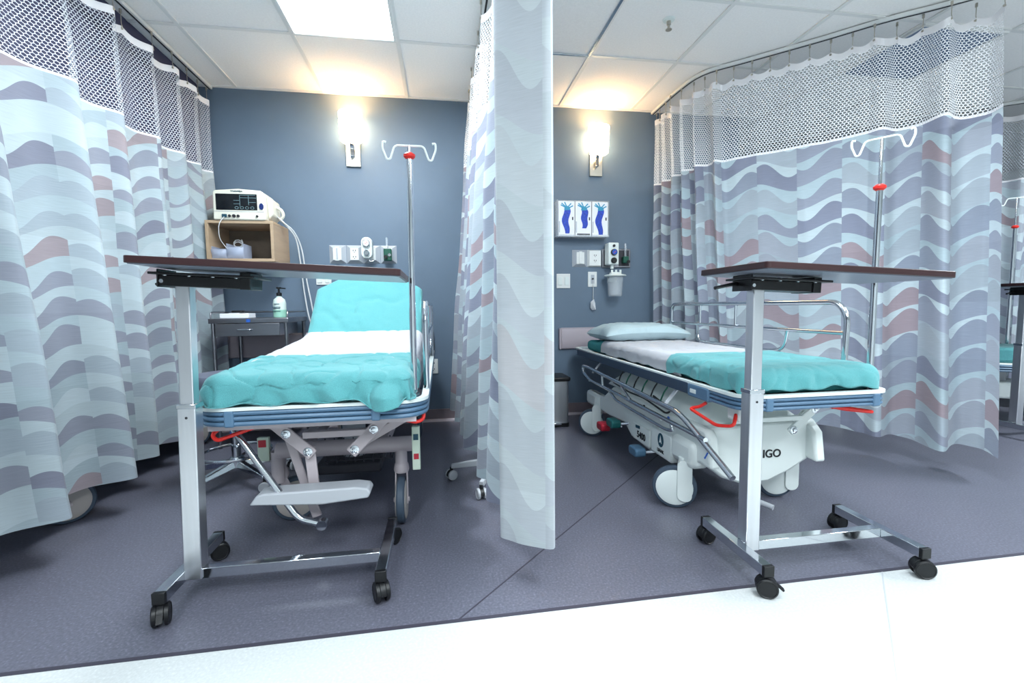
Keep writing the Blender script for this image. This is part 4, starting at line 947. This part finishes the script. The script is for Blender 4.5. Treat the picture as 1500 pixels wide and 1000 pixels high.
# ------------------------------------------------------------------ stools
def stool(label, x, y, rb, zs, rseat, base, arm, angs, seatx=0., ring=False, cush='seat'):
    t = thing('rolling_stool', (x, y, 0), label, 'stool', 'rolling stools')
    for a in angs:
        d = Vector((math.cos(a), math.sin(a), 0)); e = Vector((x, y, 0))+d*rb
        q = MB(); s = Vector((-d.y, d.x, 0))
        c0, c1 = Vector((x, y, .115)), Vector((e.x, e.y, .078))
        vs = []
        for c, wd, h in ((c0, .024, .026), (c1, .015, .014)): vs += [c-s*wd-Vector((0, 0, h)), c+s*wd-Vector((0, 0, h)), c+s*wd*.7+Vector((0, 0, h*.6)), c-s*wd*.7+Vector((0, 0, h*.6))]
        q.add(vs, [(0, 1, 2, 3), (7, 6, 5, 4), (0, 4, 5, 1), (1, 5, 6, 2), (2, 6, 7, 3), (3, 7, 4, 0)])
        q.build('base_arm', arm, t, bev=.004)
        caster((e.x, e.y, 0), t, a+.7, r=.027, wm='greyplastic')
    MB().lathe((x, y, .085), (0, 0, 1), [(.04, 0), (.042, .04), (.03, .055)], 20).build('base_hub', arm, t)
    MB().cyl((x, y, .13), (x, y, zs-.07), .023).build('gas_lift', 'chrome', t); MB().cyl((x, y, .27), (x, y, .285), .0245).build('blue_band', 'tag', t)
    if ring:
        MB().tube([(x+.17*math.cos(k*PI/16), y+.17*math.sin(k*PI/16), .165) for k in range(32)], .008, 8, True).build('foot_ring', 'chrome', t)
    MB().lathe((x+seatx, y, zs-.09), (0, 0, 1), [(rseat*.6, 0), (rseat*.95, .012), (rseat, .03), (rseat, .065), (rseat*.94, .082), (rseat*.6, .09)], 36).build('seat', cush, t)
stool('grey padded rolling stool between left curtain and left stretcher', -1.115, 2.62, .27, .605, .19, 'black', 'chrome', [PI*.97+k*2*PI/5 for k in range(5)], ring=True)
stool('silver based rolling stool half hidden under the middle curtain', .30, 2.385, .265, .50, .12, 'greyplastic', 'greyplastic', [2.97+k*2*PI/5 for k in range(5)], seatx=.06)

# ------------------------------------------------------------------ steel side table with its things
t = thing('steel_side_table', (-1.26, 3.48, 0), 'stainless steel side table with drawer against the back wall', 'side table')
TX0, TX1, TY0, TY1, TZ = -1.508, -1.013, 3.25, 3.69, .878
MB().box(TX0, TX1, TY0, TY1, TZ-.032, TZ).build('table_top', 'stainless', t, bev=.003)
gr = MB(); zr = TZ+.04
gr.tube([(TX0+.01, TY0+.02, TZ), (TX0+.01, TY0+.02, zr), (TX0+.01, TY1-.012, zr), (TX1-.01, TY1-.012, zr), (TX1-.01, TY0+.02, zr), (TX1-.01, TY0+.02, TZ)], .006, 8, fillet=.02).build('guard_rail', 'stainless', t)
for x, y in ((TX0+.02, TY0+.02), (TX1-.02, TY0+.02), (TX0+.02, TY1-.02), (TX1-.02, TY1-.02)):
    MB().cyl((x, y, .0), (x, y, TZ-.03), .0125, n=14).build('leg', 'stainless', t)
dw = MB().box(TX0+.04, TX1-.055, TY0-.004, TY1-.06, TZ-.118, TZ-.034).build('drawer', 'stainless', t, bev=.003)
MB().tube([(-1.33, TY0-.004, .80), (-1.325, TY0-.022, .803), (-1.245, TY0-.022, .803), (-1.24, TY0-.004, .80)], .005, 8, fillet=.008).build('handle', 'chrome', dw)
MB().box(-1.275, -1.25, TY0-.0012, TY0, TZ-.026, TZ-.006).build('blue_sticker', 'tag', t)
MB().box(TX0+.02, TX1-.02, TY0+.04, TY1-.02, .2, .212).build('lower_shelf', 'stainless', t, bev=.003)
bt = thing('soap_bottle', (-1.105, 3.38, TZ), 'pump soap bottle with black pump on the steel table', 'soap bottle')
MB().lathe((-1.105, 3.38, TZ), (0, 0, 1), [(.036, 0), (.042, .006), (.042, .10), (.036, .125), (.018, .14), (.016, .15)], 24).build('bottle', 'bottle', bt)
MB().lathe((-1.105, 3.38, TZ+.003), (0, 0, 1), [(.0425, 0), (.0427, .05), (.041, .052)], 24).build('liquid', 'liquid', bt)
for k, (z, wd) in enumerate(((.092, .022), (.07, .034), (.062, .03), (.042, .034))):
    MB().box(-1.105-wd, -1.105+wd*.5, 3.38-.0432, 3.38-.030, TZ+z, TZ+z+.004).build('label_line', 'inkblue', bt)
pu = MB().lathe((-1.105, 3.38, TZ+.148), (0, 0, 1), [(.018, 0), (.018, .022), (.007, .026), (.006, .05), (.016, .052), (.016, .062)], 18).build('pump', 'black', bt)
MB().bar((-1.105, 3.38, TZ+.205), (-1.06, 3.37, TZ+.200), .012, .008).build('spout', 'black', pu)
wb = thing('wipes_box', (-1.39, 3.42, TZ), 'flat white box on the steel table', 'box')
MB().box(-1.485, -1.30, 3.36, 3.48, TZ, TZ+.032).build('carton', 'card', wb, bev=.003); MB().box(-1.44, -1.37, 3.39, 3.45, TZ+.032, TZ+.036).build('flap', 'plategrey', wb, bev=.001)
gp = tag(MB().prism(rrect(-1.43, -1.35, 3.39, 3.45, .02), XY, TZ+.0365, TZ+.052).build('black_case', 'black', bev=.005), 'small black case lying on the flat white box', 'case')

# ------------------------------------------------------------------ wall cubby with monitor
t = thing('wall_cubby', (-1.345, 3.6, 1.267), 'open maple wall cubby box under the monitor', 'shelf box')
BX0, BX1, BY0, BY1, BZ0, BZ1 = -1.565, -1.131, 3.41, YW-.002, 1.267, 1.545
MB().box(BX0, BX1, BY0, BY1, BZ1-.02, BZ1).build('top_panel', 'maple', t, bev=.002); MB().box(BX0, BX1, BY0, BY1, BZ0, BZ0+.02).build('bottom_panel', 'maple', t, bev=.002)
MB().box(BX0, BX0+.02, BY0, BY1, BZ0+.02, BZ1-.02).build('side_panel', 'maple', t, bev=.001); MB().box(BX1-.02, BX1, BY0, BY1, BZ0+.02, BZ1-.02).build('side_panel', 'maple', t, bev=.001)
MB().box(BX0+.02, BX1-.02, BY1-.012, BY1, BZ0+.02, BZ1-.02).build('back_panel', 'maplein', t)
for k, (x0, x1, z1, lb) in enumerate(((-1.54, -1.455, .085, 'shallow clear plastic tray in the left of the cubby'), (-1.445, -1.345, .105, 'taller clear plastic tray in the cubby beside the shallow one'))):
    b = thing('plastic_tray', ((x0+x1)/2, 3.5, BZ0+.02), lb, 'plastic tray', 'clear trays in the cubby'); z0 = BZ0+.021
    MB().box(x0, x1, 3.44, 3.58, z0, z0+.004).build('tray_base', 'frost', b)
    MB().add([(x0, 3.44, z0), (x1, 3.44, z0), (x1+.008, 3.43, z0+z1*.75), (x0-.006, 3.43, z0+z1*.75)], [(0, 1, 2, 3)]).build('front_panel', 'frost', b, solid=.002)
    MB().box(x0-.004, x0, 3.44, 3.58, z0, z0+z1).build('side_panel', 'frost', b); MB().box(x1, x1+.004, 3.44, 3.58, z0, z0+z1).build('side_panel', 'frost', b); MB().box(x0, x1, 3.576, 3.58, z0, z0+z1).build('back_panel', 'frost', b)
b = thing('probe_holder', (-1.39, 3.56, BZ0+.02), 'coiled pale sensor lead standing behind the trays', 'sensor lead')
MB().tube([(-1.42+.03*math.cos(k*.7), 3.56, BZ0+.12+.03*math.sin(k*.7)+.0015*k) for k in range(20)], .004, 6).build('coil', 'cable', b); MB().box(-1.40, -1.37, 3.585, 3.61, BZ0+.021, BZ0+.11).build('holder', 'navy', b, bev=.004)

t = thing('patient_monitor', (-1.335, 3.52, BZ1), 'cream patient monitor with dark screen standing on the cubby', 'monitor')
my0, my1, mz0, mz1 = 3.40, 3.62, BZ1+.001, BZ1+.205
prof = [(-1.505, mz0), (-1.175, mz0), (-1.172, mz0+.01), (-1.182, mz1-.02), (-1.20, mz1-.004), (-1.34, mz1+.006), (-1.49, mz1-.006), (-1.502, mz1-.018)]
MB().prism(prof, XZ, my0, my1).build('casing', 'cream', t, bev=.012)
MB().prism([(p[0], p[1]) for p in [(-1.172, mz0+.012), (-1.14, mz0+.05), (-1.145, mz1-.05), (-1.182, mz1-.022)]], XZ, my0+.05, my1).build('printer_door', 'cream', t, bev=.01)
sc = MB().box(-1.482, -1.222, my0-.003, my0+.01, mz0+.066, mz1-.03).build('screen', 'screen', t, bev=.002)
tr = MB(); yy = my0-.0036
for (a0, b0, a1, b1) in ((-1.33, .09, -1.33, .165), (-1.33, .148, -1.225, .148), (-1.275, .10, -1.275, .165), (-1.275, .118, -1.23, .118), (-1.37, .13, -1.333, .13), (-1.37, .107, -1.333, .107), (-1.33, .165, -1.23, .166)):
    tr.bar((a0, yy, mz0+b0), (a1, yy, mz0+b1), .002, .0006, (0, 1, 0))
tr.build('screen_trace', 'trace', sc)
for k in range(4): MB().tube([(-1.352+.033*k+.011*math.cos(q*PI/6), yy, mz0+.081+.008*math.sin(q*PI/6)) for q in range(12)], .0012, 5, True).build('screen_digit', 'trace', sc)
MB().box(-1.50, -1.178, my0-.002, my0+.004, mz0+.056, mz0+.0585).build('panel_line', 'plategrey', t)
for x, r in ((-1.40, .009), (-1.372, .011), (-1.345, .009), (-1.225, .007)): MB().cyl((x, my0-.008, mz0+.026), (x, my0+.002, mz0+.026), r, n=16).build('socket', 'slot', t)
MB().box(-1.447, -1.417, my0-.008, my0+.002, mz0+.016, mz0+.038).build('plug', 'inkblue', t, bev=.002)
MB().prism([(-1.195+.014*math.cos(q*PI/10), mz0+.092+.022*math.sin(q*PI/10)) for q in range(20)], XZ, my0-.006, my0+.002).build('dial', 'navy', t)
text('WelchAllyn', .016, 'inkblue', t, (-1.35, my0-.001, mz1-.012), (1, 0, 0), (0, 0, 1))
MB().tube([(-1.432, my0-.006, mz0+.02), (-1.46, my0-.03, mz0-.03), (-1.47, my0-.012, mz0-.13), (-1.44, my0+.03, mz0-.19)], .0025, 6, fillet=.05).build('sensor_lead', 'cable', t)
def swing(pts, r=.005): return MB().tube(resample(pts, 50)[0], r, 8).build('cable', 'cable', t)
swing([(-1.15, 3.55, mz0+.06), (-1.10, 3.55, mz0+.01), (-1.05, 3.60, 1.50), (-1.02, 3.66, 1.38), (-1.0, 3.68, 1.15), (-.965, 3.66, .95), (-.95, 3.66, .80), (-.955, 3.68, .45)])
swing([(-1.15, 3.56, mz0+.05), (-1.08, 3.57, mz0-.02), (-1.045, 3.62, 1.45), (-1.035, 3.66, 1.30), (-1.02, 3.68, 1.05), (-.985, 3.66, .85), (-.93, 3.67, .68), (-.93, 3.68, .40)])
MB().tube([(-1.15, 3.53, mz0+.12), (-1.11, 3.54, mz0+.10), (-1.10, 3.55, mz0+.06), (-1.13, 3.56, mz0+.03)], .011, 8, fillet=.02).build('cuff_hose', 'cream', t)

# ------------------------------------------------------------------ pedal bin
t = thing('pedal_bin', (.86, 3.45, 0), 'brushed steel pedal bin beside the middle curtain', 'bin')
MB().prism(rrect(.72, .968, 3.35, 3.60, .03), XY, .03, .355).build('body', 'brushed', t)
MB().prism(rrect(.715, .973, 3.345, 3.605, .03), XY, 0, .03).build('base', 'black', t)
MB().prism(rrect(.712, .982, 3.34, 3.61, .03), XY, .357, .385).build('lid', 'black', t, bev=.006)
MB().box(.79, .90, 3.325, 3.36, .022, .038).build('pedal', 'chrome', t, bev=.004)
